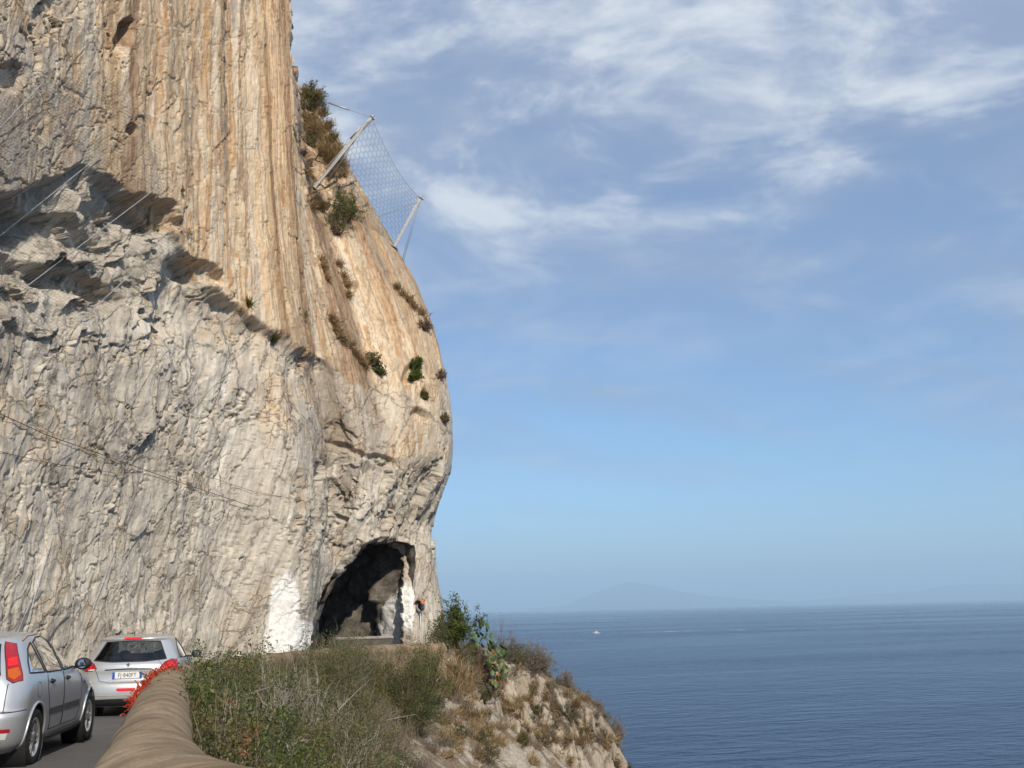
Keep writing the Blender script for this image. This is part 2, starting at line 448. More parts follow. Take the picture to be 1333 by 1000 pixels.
def asphalt(t):
    geo = t.n('ShaderNodeNewGeometry').outputs['Position']
    n = t.noise(geo, 60, 3, 0.7); n2 = t.noise(geo, 1.3, 6, 0.6); n3 = t.noise(geo, 7, 6, 0.65)
    c = t.mix(n2, (0.075, 0.072, 0.07), (0.13, 0.125, 0.118))
    c = t.mix(t.mapr(n, 0.45, 0.75, 0, 0.6), c, (0.20, 0.19, 0.18))
    c = t.mix(t.mapr(n3, 0.62, 0.72, 0, 0.5), c, (0.04, 0.038, 0.037))
    t.out(t.pbsdf(c, 0.86, 0.25, 0, t.bump(t.math('ADD', n, n3), 0.5, 0.012)).outputs[0])
M['asphalt'] = material('asphalt', asphalt)

def render_mat(t):
    wl = t.attr('wl'); geo = t.n('ShaderNodeNewGeometry').outputs['Position']
    a, b_, _ = t.sep(wl)
    # trowel marks run over the cap, every hand-width
    v = t.comb(t.math('MULTIPLY', a, 2.6), t.math('MULTIPLY', b_, 1.5), 0.0)
    n = t.noise(v, 1.0, 8, 0.66, 1.1); n2 = t.noise(geo, 2.2, 7, 0.65); n3 = t.noise(geo, 45, 4, 0.65)
    c = t.ramp(n, [(0.30, (0.12, 0.085, 0.05)), (0.46, (0.225, 0.163, 0.10)), (0.56, (0.31, 0.23, 0.145)), (0.72, (0.40, 0.31, 0.21))])
    c = t.mix(t.mapr(n2, 0.5, 0.7, 0, 0.7), c, (0.20, 0.155, 0.105))
    c = t.mix(t.mapr(n3, 0.48, 0.70, 0, 0.6), c, (0.12, 0.095, 0.07))
    sp = t.noise(t.vmath('ADD', v, (50, 0, 0)), 2.0, 6, 0.7)
    c = t.mix(t.mapr(sp, 0.66, 0.72, 0, 0.6), c, (0.58, 0.53, 0.45))
    hgt = t.math('ADD', t.math('MULTIPLY', n, 1.2), t.math('MULTIPLY', n3, 0.25))
    t.out(t.pbsdf(c, 0.9, 0.15, 0, t.bump(hgt, 0.3, 0.02)).outputs[0])
M['render'] = material('weathered_render', render_mat)

def water(t):
    geo = t.n('ShaderNodeNewGeometry').outputs['Position']
    x, y, z = t.sep(geo)
    rot = t.comb(t.math('ADD', t.math('MULTIPLY', x, 0.95), t.math('MULTIPLY', y, 0.3)), t.math('SUBTRACT', t.math('MULTIPLY', y, 0.95), t.math('MULTIPLY', x, 0.3)), 0.0)
    an = t.vmath('MULTIPLY', rot, (0.55, 1.0, 1.0))
    w1 = t.noise(an, 0.45, 4, 0.6, 0.3); w2 = t.noise(an, 0.11, 5, 0.6, 0.4); w3 = t.noise(an, 0.022, 4, 0.55, 0.5)
    big = t.noise(t.vmath('MULTIPLY', rot, (0.25, 1.0, 1.0)), 0.0035, 5, 0.55, 0.6)
    big2 = t.noise(t.vmath('MULTIPLY', rot, (0.12, 1.0, 1.0)), 0.0011, 4, 0.5)
    hgt = t.math('ADD', t.math('ADD', t.math('MULTIPLY', w1, 0.9), t.math('MULTIPLY', w2, 5.5)), t.math('MULTIPLY', w3, 6.0))
    bm = t.n('ShaderNodeBump'); t.l(hgt, bm.inputs['Height']); bm.inputs['Distance'].default_value = 1.0
    t.l(t.mapr(big, 0.35, 0.65, 0.75, 1.0), bm.inputs['Strength'])
    col = t.mix(t.mapr(big2, 0.4, 0.6), (0.006, 0.024, 0.070), (0.010, 0.034, 0.090))
    bs = t.pbsdf(col, t.mapr(big, 0.3, 0.7, 0.18, 0.32), 0.5, 0, bm.outputs[0], IOR=1.333)
    t.out(bs.outputs[0])
M['water'] = material('sea_water', water)

# ------------------------------------------------------------------ sea, far mountains, haze
SEA = -46.0
xs = np.array([-60e3, -20e3, -6e3, -1500, -400, 0, 400, 1500, 6e3, 20e3, 60e3]); ys = np.array([-6e3, -800, 0, 200, 800, 2500, 8e3, 25e3, 62e3])
gx, gy = np.meshgrid(xs, ys[::-1])
G = np.stack([gx, gy, np.full_like(gx, SEA)], -1)
me = mesh_np('sea', G.reshape(-1, 3), grid_quads(*gx.shape))
tag(link('sea', me, M['water']), 'deep blue open sea with small wind ripples', kind='structure')

M['mountain'] = simple('far_hillside', (0.07, 0.085, 0.075), 0.9, 0, 0.1, 0.3, 0.0006)
def mountain(name, prof, dist, seed, label):
    pts = np.array([[*at(np.array(px), np.array(py), np.array(dist))] for px, py in prof])
    n = 260; k = 26
    u = np.linspace(0, 1, n)
    xx = np.interp(u, np.linspace(0, 1, len(pts)), pts[:, 0]); hh = np.interp(u, np.linspace(0, 1, len(pts)), pts[:, 2])
    ker = np.hanning(15); ker /= ker.sum()
    hh = np.convolve(np.pad(hh, 7, 'edge'), ker, 'valid')
    V = np.linspace(-1, 1, k)[::-1]
    X = np.tile(xx, (k, 1)); Yy = dist + V[:, None] * 6500 * np.ones((1, n))
    fall = (1 - np.abs(V[:, None]) ** 1.3)
    Z = SEA + (hh[None] - SEA) * fall
    rel = np.clip((hh[None] - SEA), 60, None)
    Z = Z + rel * 0.16 * fbm(X / 2600, Yy / 2600, seed, 5) * np.minimum(1, fall * 2 + 0.15) - 25 * (fall <= 0)
    G = np.stack([X, Yy, Z], -1)
    me = mesh_np(name, G.reshape(-1, 3), grid_quads(k, n))
    tag(link(name, me, M['mountain'], smooth=True), label, kind='structure')
mountain('mountain', [(690, 792), (735, 788), (760, 777), (790, 766), (822, 758), (850, 762), (880, 770), (920, 776), (960, 779), (1010, 783)], 38000, 3, 'faint blue mountain across the bay')
mountain('mountain', [(1040, 784), (1090, 778), (1130, 774), (1170, 771), (1200, 768), (1240, 762), (1280, 760), (1333, 760), (1420, 756), (1500, 768)], 38500, 9, 'low hazy coastal range at the end of the bay')

def haze_mat(t):
    v = t.n('ShaderNodeVolumePrincipled')
    v.inputs['Color'].default_value = (0.58, 0.80, 1.0, 1); v.inputs['Density'].default_value = HAZE_D
    v.inputs['Anisotropy'].default_value = 0.0
    o = t.n('ShaderNodeOutputMaterial'); t.l(v.outputs[0], o.inputs[1])
HAZE_D = 8.0e-5
hz = MB(); hz.box((0, 28e3, 600), (124e3, 74e3, 1296))
tag(hz.build('haze', material('haze_air', haze_mat)), 'thin blue summer haze over the bay', kind='stuff')

# ------------------------------------------------------------------ road and parapet wall
def road_z(y): return -0.018 * np.clip(np.asarray(y, float) - 12, 0, 34)
WP = np.array([(6.5, 2.2), (4.6, 2.45), (3.0, 2.7), (1.6, 2.95), (0.5, 3.25), (-0.3, 3.62), (-0.85, 4.05), (-1.36, 4.55), (-1.66, 5.0), (-1.87, 5.5), (-2.1, 6.15), (-2.39, 7.0), (-2.94, 8.7),
               (-3.81, 11.5), (-4.45, 13.7), (-4.98, 16.5), (-5.25, 19.5), (-5.33, 23), (-5.15, 27), (-4.75, 31), (-4.1, 34), (-3.3, 35.6), (-2.55, 36.2)])
def dense(path, step):
    p = catmull(np.asarray(path, float), np.linspace(0, len(path) - 1, 1200))
    d = np.concatenate([[0], np.cumsum(np.linalg.norm(np.diff(p, axis=0), axis=1))])
    q = np.arange(0, d[-1], step)
    return np.stack([np.interp(q, d, p[:, i]) for i in range(p.shape[1])], 1), q
wp, wq = dense(WP, 0.045)
wt = np.gradient(wp, axis=0); wt /= np.linalg.norm(wt, axis=1, keepdims=True)
wn_in = np.stack([-wt[:, 1], wt[:, 0]], 1)       # towards the road
WALL_W = 0.25
prof = [(WALL_W + 0.03, -1.0)] + [(WALL_W + 0.012, -0.62), (WALL_W, -0.30)]
arc = [(WALL_W * math.cos(a), -0.21 + 0.21 * math.sin(a)) for a in np.linspace(0, math.pi, 17)]
prof = prof + arc + [(-WALL_W, -0.30), (-WALL_W - 0.012, -0.7), (-WALL_W - 0.04, -1.6)]
prof = np.array(prof)
# finer round the section
uu = np.linspace(0, len(prof) - 1, 46); prof = np.stack([np.interp(uu, np.arange(len(prof)), prof[:, i]) for i in (0, 1)], 1)
around = np.concatenate([[0], np.cumsum(np.linalg.norm(np.diff(prof, axis=0), axis=1))])
A, B = np.meshgrid(wq, around, indexing='ij')
lump = 0.018 * fbm(A * 1.1, B * 2.0, 11, 4) + 0.004 * fbm(A * 4, B * 2.2, 12, 4)
wob = 0.03 * fbm(wq * 0.35, wq * 0, 5, 3)
off = prof[None, :, 0] * (1 + 0.5 * sstep(-6.4, -4.5, -wp[:, 1]))[:, None] * (1 + lump / WALL_W * 0.9) + wob[:, None]
top = 1.0 + road_z(wp[:, 1]) + 0.02 * fbm(wq * 0.5, wq * 0 + 4, 15, 3)
WZ = top[:, None] + prof[None, :, 1] + lump * (prof[None, :, 1] > -0.25)
WG = np.stack([wp[:, None, 0] + wn_in[:, None, 0] * off, wp[:, None, 1] + wn_in[:, None, 1] * off, WZ], -1)
# end cap rounded into the pillar
q = grid_quads(*WG.shape[:2])
cent = WG[-1].mean(0); nv = WG.shape[0] * WG.shape[1]; nc_ = WG.shape[1]
verts = np.concatenate([WG.reshape(-1, 3), cent[None]]); last = (WG.shape[0] - 1) * nc_
tri = np.array([(last + j, nv, last + j + 1) for j in range(nc_ - 1)])
me = mesh_np('parapet_wall', verts, q[:, ::-1], tri)
set_attr(me, 'wl', 'FLOAT_VECTOR', np.concatenate([np.stack([A, B, A * 0], -1).reshape(-1, 3), [[0, 0, 0]]]))
wall = link('parapet_wall', me, M['render'], smooth=True)
tag(wall, 'low brown rendered parapet wall with rounded cap along the road', 'wall')

# the road sheet runs from the wall to the foot of the cliff
rp = wp[::6]; rn = wn_in[::6]
lat = np.concatenate([np.linspace(0, 6, 40), np.linspace(6.4, 13, 14)])
RX = rp[:, None, 0] + rn[:, None, 0] * lat; RY = rp[:, None, 1] + rn[:, None, 1] * lat
RZ = road_z(RY) + 0.012 * fbm(RX * 0.5, RY * 0.5, 31, 3)
me = mesh_np('road', np.stack([RX, RY, RZ], -1).reshape(-1, 3), grid_quads(*RX.shape)[:, ::-1])
tag(link('road', me, M['asphalt'], smooth=True), 'grey asphalt coast road bending to the tunnel', kind='structure')

# ------------------------------------------------------------------ the cliff
#      py    E1   gdx  gY    S    Yn   Ye  
ROWS = [
    (-280, 368, -30, 9.0, 150, 70.0, 38.0),
    (-120, 374, -25, 9.0, 245, 66.0, 38.2),
    (-40,  378, -20, 9.0, 298, 63.0, 38.4),
    (20,   380, -16, 9.0, 333, 60.0, 38.5),
    (70,   382, -12, 8.0, 362, 58.0, 38.6),
    (115,  384, -8, 7.5, 392, 56.0, 38.7),
    (160,  385, -5, 7.0, 420, 54.0, 38.7),
    (210,  386, 0, 6.5, 450, 52.0, 38.8),
    (260,  389, 3, 5.5, 477, 50.2, 38.9),
    (320,  395, 8, 4.0, 514, 48.3, 39.2),
    (380,  401, 14, 2.6, 545, 47.0, 39.6),
    (440,  410, 20, 1.6, 568, 46.0, 40.2),
    (500,  420, 28, 1.0, 581, 45.2, 40.8),
    (555,  430, 32, 0.8, 588, 44.7, 41.2),
    (605,  436, 34, 0.7, 586, 44.7, 41.5),
    (645,  440, 36, 0.6, 575, 45.0, 41.8),
    (685,  440, 36, 0.6, 564, 45.3, 42.0),
    (735,  436, 38, 0.5, 568, 45.0, 42.0),
    (790,  432, 40, 0.5, 577, 44.6, 41.8),
    (840,  430, 40, 0.5, 586, 44.4, 41.6),
    (890,  428, 40, 0.5, 592, 44.2, 41.4),
    (960,  426, 40, 0.5, 598, 44.0, 41.2)]
Lx = []; LY = []; Lpy = []
for (py, E1, gdx, gY, S, Yn, Ye) in ROWS:
    lean = 0.9 * min(1, max(0, (700 - py) / 700.0))          # the upper face leans out a little
    c = [(-700, 12.4 - lean * .3), (-330, 16.6 - lean * .5), (-90, 22.6 - lean * .6), (0, 25.4 - lean * .7), (110, 29.0 - lean * .8), (215, 32.8 - lean), (300, 36.0 - lean), (E1 - 42, 37.6 - lean * .6),
         (E1 - 12, Ye - 0.9), (E1, Ye + 0.5), (E1 + gdx, Ye + gY),
         (E1 + gdx + max(12, (S - E1 - gdx) * .35), max(Ye + gY + 0.4, Yn - 1.2)), (S - max(10, (S - E1) * 0.22) if S > E1 + 40 else S - 12, Yn - 0.2),
         (S - 3, Yn + 1.3), (S - 6, Yn + 4.5), (S - 45, Yn + 11), (S - 220, Yn + 26)]
    Lx.append([a for a, _ in c]); LY.append([b_ for _, b_ in c]); Lpy.append(py)
Lx = np.array(Lx, float); LY = np.array(LY, float); Lpy = np.array(Lpy, float)
rows_py = np.concatenate([np.linspace(-280, -30, 60, endpoint=False), np.linspace(-30, 880, 830), np.linspace(886, 960, 12)])
ru = np.interp(rows_py, Lpy, np.arange(len(Lpy)))
Fx = catmull(Lx, ru); FY = catmull(LY, ru)
seg = [14, 22, 60, 118, 112, 92, 44, 40, 22, 30, 52, 76, 40, 26, 26, 14]
cu = np.concatenate([np.linspace(i, i + 1, n_, endpoint=False) for i, n_ in enumerate(seg)] + [[len(seg)]])
GX = catmull(Fx.T.copy(), cu).T; GY = catmull(FY.T.copy(), cu).T
GPY = np.tile(rows_py[:, None], (1, len(cu)))
base = at(GX, GPY, GY)
for _ in range(2):
    base[1:-1] = (base[:-2] + base[2:] + 2 * base[1:-1]) / 4
NRM = normals_grid(base)
# surface coordinates in metres
ref = base[np.argmin(abs(rows_py - 560))]
s_col = np.concatenate([[0], np.cumsum(np.linalg.norm(np.diff(ref, axis=0), axis=1))])
Sg = np.tile(s_col[None], (len(rows_py), 1)); Hg = base[..., 2]
colk = np.tile(cu[None], (len(rows_py), 1))
front = 1 - sstep(13.2, 14.5, colk)
# masks in survey bearings
lipx = [-400, -60, 0, 60, 118, 150, 200, 235, 300, 350, 400, 430, 470]; lipy = [300, 262, 248, 238, 205, 232, 262, 310, 385, 428, 458, 476, 500]
lip = np.interp(GX, lipx, lipy) + 24 * fbm(GX / 40, GPY / 80, 41, 5)
dd = GPY - lip
lipA = np.interp(GX, [-400, -60, 60, 200, 300, 370, 440, 470], [0.4, 0.7, 0.75, 0.75, 0.5, 0.35, 0.15, 0.0]) * (colk < 10.6) * np.clip(0.85 + 1.3 * fbm(GX / 45, GPY / 90, 42, 3), 0.1, 1.6)
recess = lipA * sstep(0, 14, dd) * (1 - 0.75 * sstep(25, 260, dd))
hol = 0
for (cx, cy, rx_, ry_, am) in [(20, 285, 50, 34, .75), (205, 278, 40, 26, .8), (110, 300, 70, 22, .5), (130, 372, 62, 20, .65), (40, 345, 70, 18, .5), (262, 352, 38, 16, .5), (165, 42, 12, 26, .55), (172, 168, 10, 10, .5), (12, 100, 30, 22, .3), (545, 540, 14, 9, .4), (536, 485, 12, 22, .35), (462, 372, 6, 12, .4), (455, 585, 30, 7, .25), (500, 600, 26, 8, .25)]:
    ca_, sa_ = math.cos(R(22)), math.sin(R(22)); ux = ((GX - cx) * ca_ - (GPY - cy) * -sa_) / rx_; uy = ((GPY - cy) * ca_ - (GX - cx) * sa_) / ry_
    hol = hol + am * (1 - sstep(0.55, 1.0, np.hypot(ux, uy) + 0.45 * fbm(GX / 24, GPY / 24, 47, 4))) * sstep(-1.3, -0.3, uy + 1.0 - 0.6 * np.abs(uy))
recess = recess + hol * (colk < 13)
above = 1 - sstep(-4, 10, dd)
butt = above * sstep(95, 235, GX + 18 * fbm(GX / 60, GPY / 60, 44, 3)) * (colk < 10.3)
nose = np.maximum(sstep(9.8, 10.6, colk), sstep(380, 430, GX)) * (1 - sstep(560, 630, GPY))
butt = np.maximum(butt, 0.5 * nose)
# upright ribs
wx = 0.35 * fbm(Sg * 0.4, Hg * 0.05, 50, 3)
rib = (ridged((Sg + wx) * 0.42, Hg * 0.018, 51, 2) - 0.55) * 0.75 + (ridged((Sg + wx) * 1.0, Hg * 0.03, 52, 2) - 0.55) * 0.34 + (ridged((Sg + wx * .5) * 3.0, Hg * 0.11, 53, 3) - 0.55) * 0.055
rib = rib * 0.62 * np.clip(0.62 + 1.0 * fbm(Sg * 0.3, Hg * 0.12, 55, 3), 0.15, 1.2) + 0.07 * fbm(Sg * 1.5, Hg * 0.9, 54, 6) + 0.10 * plates(Sg * 0.9 + wx, Hg * 0.2, 56)[0] + 0.05 * plates(Sg * 2.4 + wx, Hg * 0.9 + wx, 57)[0]
# fractured, leaning blocks
gs = Sg - 0.36 * Hg
w1 = fbm(Sg * 0.5, Hg * 0.5, 60, 4); w2 = fbm(Sg * 0.5, Hg * 0.5, 66, 4)
w3 = 0.2 * fbm(Sg * 2.6, Hg * 2.6, 68, 3)
p1, e1 = plates(gs * 0.42 + w1 * .5 + w3 * .5, Hg * 0.22 + w2 * .4 - w3 * .4, 61)
p2, e2 = plates(gs * 1.05 + w1 * .7 + w3, Hg * 0.42 + w2 * .6 - w3, 62)
p3, e3 = plates(gs * 2.6 + w1 + w3 * 2, Hg * 0.95 + w2 - w3 * 2, 63)
p4, e4 = plates(gs * 5.6 + w1 * 2.4, Hg * 2.2 + w2 * 2.4, 64)
rough = np.clip(0.55 + 0.9 * fbm(Sg * 0.16, Hg * 0.16, 71, 3), 0.12, 1.3)
jag = 0.16 * fbm(Sg * 3.1, Hg * 3.1, 67, 3)
frac = 0.30 * fbm(Sg * 0.12, Hg * 0.10, 70, 3) + 0.13 * p1 + rough * (0.12 * p2 + 0.05 * p3 + 0.024 * p4) - 0.16 * rough * (1 - sstep(0, 0.05, e2 + 0.1 * jag)) - 0.03 * rough * (1 - sstep(0, 0.07, e3)) \
       - 0.10 * (1 - sstep(0, 0.035, e1)) + 0.05 * fbm(gs * 1.6, Hg * 0.8, 72, 6)
pits = sstep(0.42, 0.62, fbm(Sg * 1.3, Hg * 1.1, 73, 4)) * sstep(0.0, 0.3, fbm(Sg * 0.2, Hg * 0.2, 74, 2))
frac = frac - 0.22 * pits
# smooth scoured foot of the wall
foot = sstep(560, 760, GPY) * (1 - sstep(330, 420, GX) * 0.35)
ribF = (ridged((gs + wx) * 0.6, Hg * 0.08, 81, 3) - 0.55) * 0.17 + (ridged(gs * 2.2 + w1, Hg * 0.25 + w2, 82, 3) - 0.55) * 0.07 + rough * (0.06 * p3 + 0.035 * p4)
frac = frac * (1 - 0.40 * foot) + 0.4 * ribF * foot + 0.03 * fbm(Sg * 4, Hg * 3, 83, 4)
# broken shelves under the lip on the far side of the road
sh = sstep(-10, 25, dd) * (1 - sstep(405, 470, GPY)) * (1 - sstep(190, 260, GX))
dia = (GPY + 0.35 * GX + 60 * w1 + 26 * p2 + 10 * p3) / 62.0
saw = (dia - np.floor(dia))
shelf = sh * (0.62 * (saw ** 1.3) - 0.3) * np.clip(0.6 + 1.4 * fbm(GX / 50, GPY / 50, 46, 3), 0, 1.4)
up_l = above * (1 - sstep(150, 240, GX))
shelf += up_l * (0.08 * p1 - 0.06 * p2 - 0.04 * p3)
disp = rib * butt * 1.0 + frac * (1 - 0.72 * butt) + shelf - recess
# vegetated shoulder above the net: blockier
sho = sstep(10.2, 11, colk) * (1 - sstep(230, 330, GPY))
disp = disp + sho * (0.5 * p2 + 0.5 * fbm(Sg * .6, Hg * .6, 90, 5))
# blocky belt over the tunnel
belt = sstep(590, 625, GPY) * (1 - sstep(700, 735, GPY)) * sstep(360, 430, GX)
disp = disp + belt * (0.30 * p2 + 0.16 * p3 - 0.15)
# calm close to the skyline so that the outline stays that of the headland
disp *= 1 - 0.55 * sstep(12.3, 13.2, colk) * (1 - sstep(14.5, 15.5, colk))
# tunnel mouth
TUN = np.array([(412, 900), (413, 835), (416, 806), (422, 782), (434, 755), (450, 735), (468, 715), (488, 707), (512, 705), (533, 710), (535, 735), (531, 765), (530, 800), (531, 840), (531, 900)], float)
def inpoly(px, py, poly):
    ins = np.zeros(px.shape, bool); n = len(poly)
    for i in range(n):
        x1, y1 = poly[i]; x2, y2 = poly[(i + 1) % n]
        c = ((y1 > py) != (y2 > py))
        with np.errstate(divide='ignore', invalid='ignore'):
            ins ^= c & (px < (x2 - x1) * (py - y1) / (y2 - y1 + 1e-12) + x1)
    return ins
def dist_poly(px, py, poly):
    best = np.full(px.shape, 1e9)
    for i in range(len(poly)):
        a = poly[i]; b_ = poly[(i + 1) % len(poly)]; ab = b_ - a
        t_ = np.clip(((px - a[0]) * ab[0] + (py - a[1]) * ab[1]) / (ab @ ab), 0, 1)
        best = np.minimum(best, np.hypot(px - a[0] - t_ * ab[0], py - a[1] - t_ * ab[1]))
    return best
jig = 5 * fbm(GX / 14, GPY / 14, 95, 4)
near = (GX > 380) & (GX < 570) & (GPY > 670)
ins = np.zeros(GX.shape, bool); ins[near] = inpoly((GX + jig)[near], (GPY + jig * .6)[near], TUN)
ins &= colk < 13.0
dT = np.full(GX.shape, 99.0); dT[near] = dist_poly((GX + jig)[near], (GPY + jig * .6)[near], TUN)
# the rock rolls into the mouth
disp = disp - np.where(ins, 0, 0.35 * (1 - sstep(0, 7, dT)) * (GPY < 880))
cliffG = base + NRM * disp[..., None]
keep = ~(ins[:-1, :-1] & ins[1:, :-1] & ins[:-1, 1:] & ins[1:, 1:])
push = np.where(ins, 1.2, 0.0)                       # rim vertices that stay are drawn into the mouth
cliffG = cliffG + np.array([-0.35, 0.94, 0]) * push[..., None]
# colour masks: warm flowstone, sunlit rock painted white, grey seepage
warm = np.clip(np.where(nose > 0.5, 0.33 + 0.5 * fbm(Sg * 0.35, Hg * 0.10, 48, 3), butt) + 0.52 * (above * sstep(-260, 60, GX)) + 0.12 * (GX > 380) * (1 - sstep(600, 700, GPY)), 0, 1)
warm = np.maximum(warm, 0.42 * sstep(180, 330, GX) * (1 - sstep(520, 640, GPY)))
def blob(cx, cy, rx, ry): return np.exp(-(((GX - cx) / rx) ** 2 + ((GPY - cy) / ry) ** 2))
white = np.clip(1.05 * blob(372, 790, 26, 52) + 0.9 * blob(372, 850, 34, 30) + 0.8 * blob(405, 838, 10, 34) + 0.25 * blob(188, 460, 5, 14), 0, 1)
white *= 1 - 0.8 * blob(402, 786, 12, 26)  # white held back to paint the shaded gap at the mouth's edge
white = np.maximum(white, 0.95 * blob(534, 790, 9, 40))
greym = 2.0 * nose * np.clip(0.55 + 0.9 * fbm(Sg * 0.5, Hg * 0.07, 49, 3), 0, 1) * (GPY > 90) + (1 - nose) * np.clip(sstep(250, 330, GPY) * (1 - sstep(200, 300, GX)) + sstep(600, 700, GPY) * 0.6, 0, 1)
me = mesh_np('cliff', cliffG.reshape(-1, 3), grid_quads(*cliffG.shape[:2])[keep.reshape(-1)])
set_attr(me, 'sg', 'FLOAT_VECTOR', np.stack([Sg, Hg, Sg * 0], -1))
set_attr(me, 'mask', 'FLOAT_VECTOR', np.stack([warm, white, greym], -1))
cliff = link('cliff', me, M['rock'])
tag(cliff, 'sheer limestone cliff with cream and orange drip streaks over the road', 'cliff', kind='structure')
# lookup from bearing to the rock face (front side only)
_fr = colk[0] <= 13.2
def cliff_pt(px, py, out=0.0):
    """point on the rock met by that bearing, moved out along the rock's normal"""
    d = Vector(ray(np.array(px), np.array(py))).normalized()
    loc, nrm, idx, dist = CLIFF_BVH.ray_cast(Vector(CPOS), d)
    if loc is None: return None, None
    if nrm.dot(d) > 0: nrm = -nrm
    return loc + nrm * out, nrm
# a lighter copy of the face for lookups
st = 4
sub = cliffG[::st, ::st]; qs = grid_quads(*sub.shape[:2]); kk = ~ins[::st, ::st][:-1, :-1].reshape(-1)
CLIFF_BVH = BVHTree.FromPolygons([tuple(p) for p in sub.reshape(-1, 3)], [tuple(f) for f in qs[kk]])

# ------------------------------------------------------------------ tunnel lined with raw rock
ptsT = np.concatenate([np.linspace(TUN[i], TUN[i + 1], 16, endpoint=False) for i in range(len(TUN) - 1)] + [TUN[-1:]])
depthT = np.interp(ptsT[:, 0], [412, 440, 480, 531], [42.2, 43.0, 43.8, 44.6])
ring0 = at(ptsT[:, 0], np.minimum(ptsT[:, 1], 874), depthT)
c0 = ring0.mean(0)
rings = []; nr = 110
for i in range(nr):
    w_ = i / (nr - 1); dstn = -0.25 + 16.25 * w_
    ang = R(-36 - 24 * min(1, w_ * 2))
    shift = np.array([math.sin(ang) * dstn, math.cos(ang) * dstn, 0])
    sc_ = 1.03 + 0.10 * min(1, dstn / 4.0) if dstn > 0 else 1.06
    rings.append(c0 + (ring0 - c0) * np.array([sc_, sc_, 1.0 + 0.06 * min(1, max(0, dstn) / 3)]) + shift)
TG = np.array(rings)
nT = normals_grid(TG)
aT = np.concatenate([[0], np.cumsum(np.linalg.norm(np.diff(ring0, axis=0), axis=1))]); dT_ = np.linspace(-.25, 16, nr)
AA, DD = np.meshgrid(aT, dT_)
q1 = plates(AA * 0.8, DD * 0.7, 101)[0]; q2 = plates(AA * 2.0, DD * 1.8, 102)[0]
cen = TG.mean(1, keepdims=True)
inward = cen - TG; inward[..., 2] *= 0.8; inward /= np.linalg.norm(inward, axis=-1, keepdims=True) + 1e-9
amp = 0.3 + 0.7 * sstep(0.0, 1.2, DD)
TG = TG + inward * ((0.55 * fbm(AA * .35, DD * .4, 103, 4) + 0.34 * q1 + 0.15 * q2 + 0.06 * fbm(AA * 3, DD * 3, 104, 4)) * amp)[..., None]
capc = TG[-1].mean(0)
nvT = TG.shape[0] * TG.shape[1]; lastT = (nr - 1) * TG.shape[1]
triT = [(lastT + j, lastT + j + 1, nvT) for j in range(TG.shape[1] - 1)]
me = mesh_np('tunnel_lining', np.concatenate([TG.reshape(-1, 3), capc[None]]), grid_quads(*TG.shape[:2]), triT)
set_attr(me, 'sg', 'FLOAT_VECTOR', np.concatenate([np.stack([AA, DD, AA * 0], -1).reshape(-1, 3), [[0, 0, 0]]]))
rt = sstep(0.60, 0.72, AA / aT[-1]) * (1 - sstep(1.6, 2.6, DD + 0.8 * q1)) * (1 - sstep(1.9, 2.9, TG[..., 2] + 0.4 * q2))  # painted white where sun reaches the lower right wall
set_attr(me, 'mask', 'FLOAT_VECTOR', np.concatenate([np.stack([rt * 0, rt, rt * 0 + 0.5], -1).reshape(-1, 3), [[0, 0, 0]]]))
def shaded_lining(t):  # tunnel's dimness painted in as a darker rock colour
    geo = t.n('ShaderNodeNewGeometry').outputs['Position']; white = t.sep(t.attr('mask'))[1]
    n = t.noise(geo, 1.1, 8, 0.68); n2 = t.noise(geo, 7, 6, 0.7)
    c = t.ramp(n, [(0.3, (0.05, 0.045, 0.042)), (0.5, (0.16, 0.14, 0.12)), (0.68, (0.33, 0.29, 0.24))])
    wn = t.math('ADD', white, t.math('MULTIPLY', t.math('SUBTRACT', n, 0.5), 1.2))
    c = t.mix(t.mapr(wn, 0.4, 0.6), c, (0.80, 0.78, 0.74))  # sunlit patch painted white
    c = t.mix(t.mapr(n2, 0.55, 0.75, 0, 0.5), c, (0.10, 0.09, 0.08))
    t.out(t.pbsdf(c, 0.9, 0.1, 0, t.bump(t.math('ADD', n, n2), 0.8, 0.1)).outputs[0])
tl = link('tunnel_lining', me, material('shaded_tunnel_rock', shaded_lining), parent=cliff)
# ------------------------------------------------------------------ slope below the parapet
hx = np.arange(-6.2, 13, 0.08); hy = np.arange(2.2, 38.5, 0.09)
HXg, HYg = np.meshgrid(hx, hy[::-1])
wps = wp[::10]; wns = wn_in[::10]
bw = np.full(HXg.shape, 1e9); bz = np.zeros(HXg.shape); bs = np.zeros(HXg.shape)
for (p, n_) in zip(wps, wns):
    dx = HXg - p[0]; dy = HYg - p[1]; d = np.hypot(dx, dy); k = d < bw
    bw = np.where(k, d, bw); bs = np.where(k, -(dx * n_[0] + dy * n_[1]), bs); bz = np.where(k, road_z(p[1]), bz)
w_ = np.where(bs > 0, bw, 0)
hz_ = bz - 0.35 - 0.42 * w_ - 0.055 * w_ ** 2 + 0.35 * fbm(HXg * .35, HYg * .35, 201, 4) * np.minimum(1, w_) + 0.10 * fbm(HXg * 1.5, HYg * 1.5, 202, 5)
pr, _ = plates(HXg * 0.9, HYg * 0.9, 203); hz_ += 0.22 * pr * sstep(1.2, 3.0, w_)
hz_ = np.where((bs <= 0) & (bw > 0.12), bz - 2.5, hz_)
hz_ = np.maximum(hz_, -22)
HG = np.stack([HXg, HYg, hz_], -1)
me = mesh_np('hillside', HG.reshape(-1, 3), grid_quads(*HXg.shape))
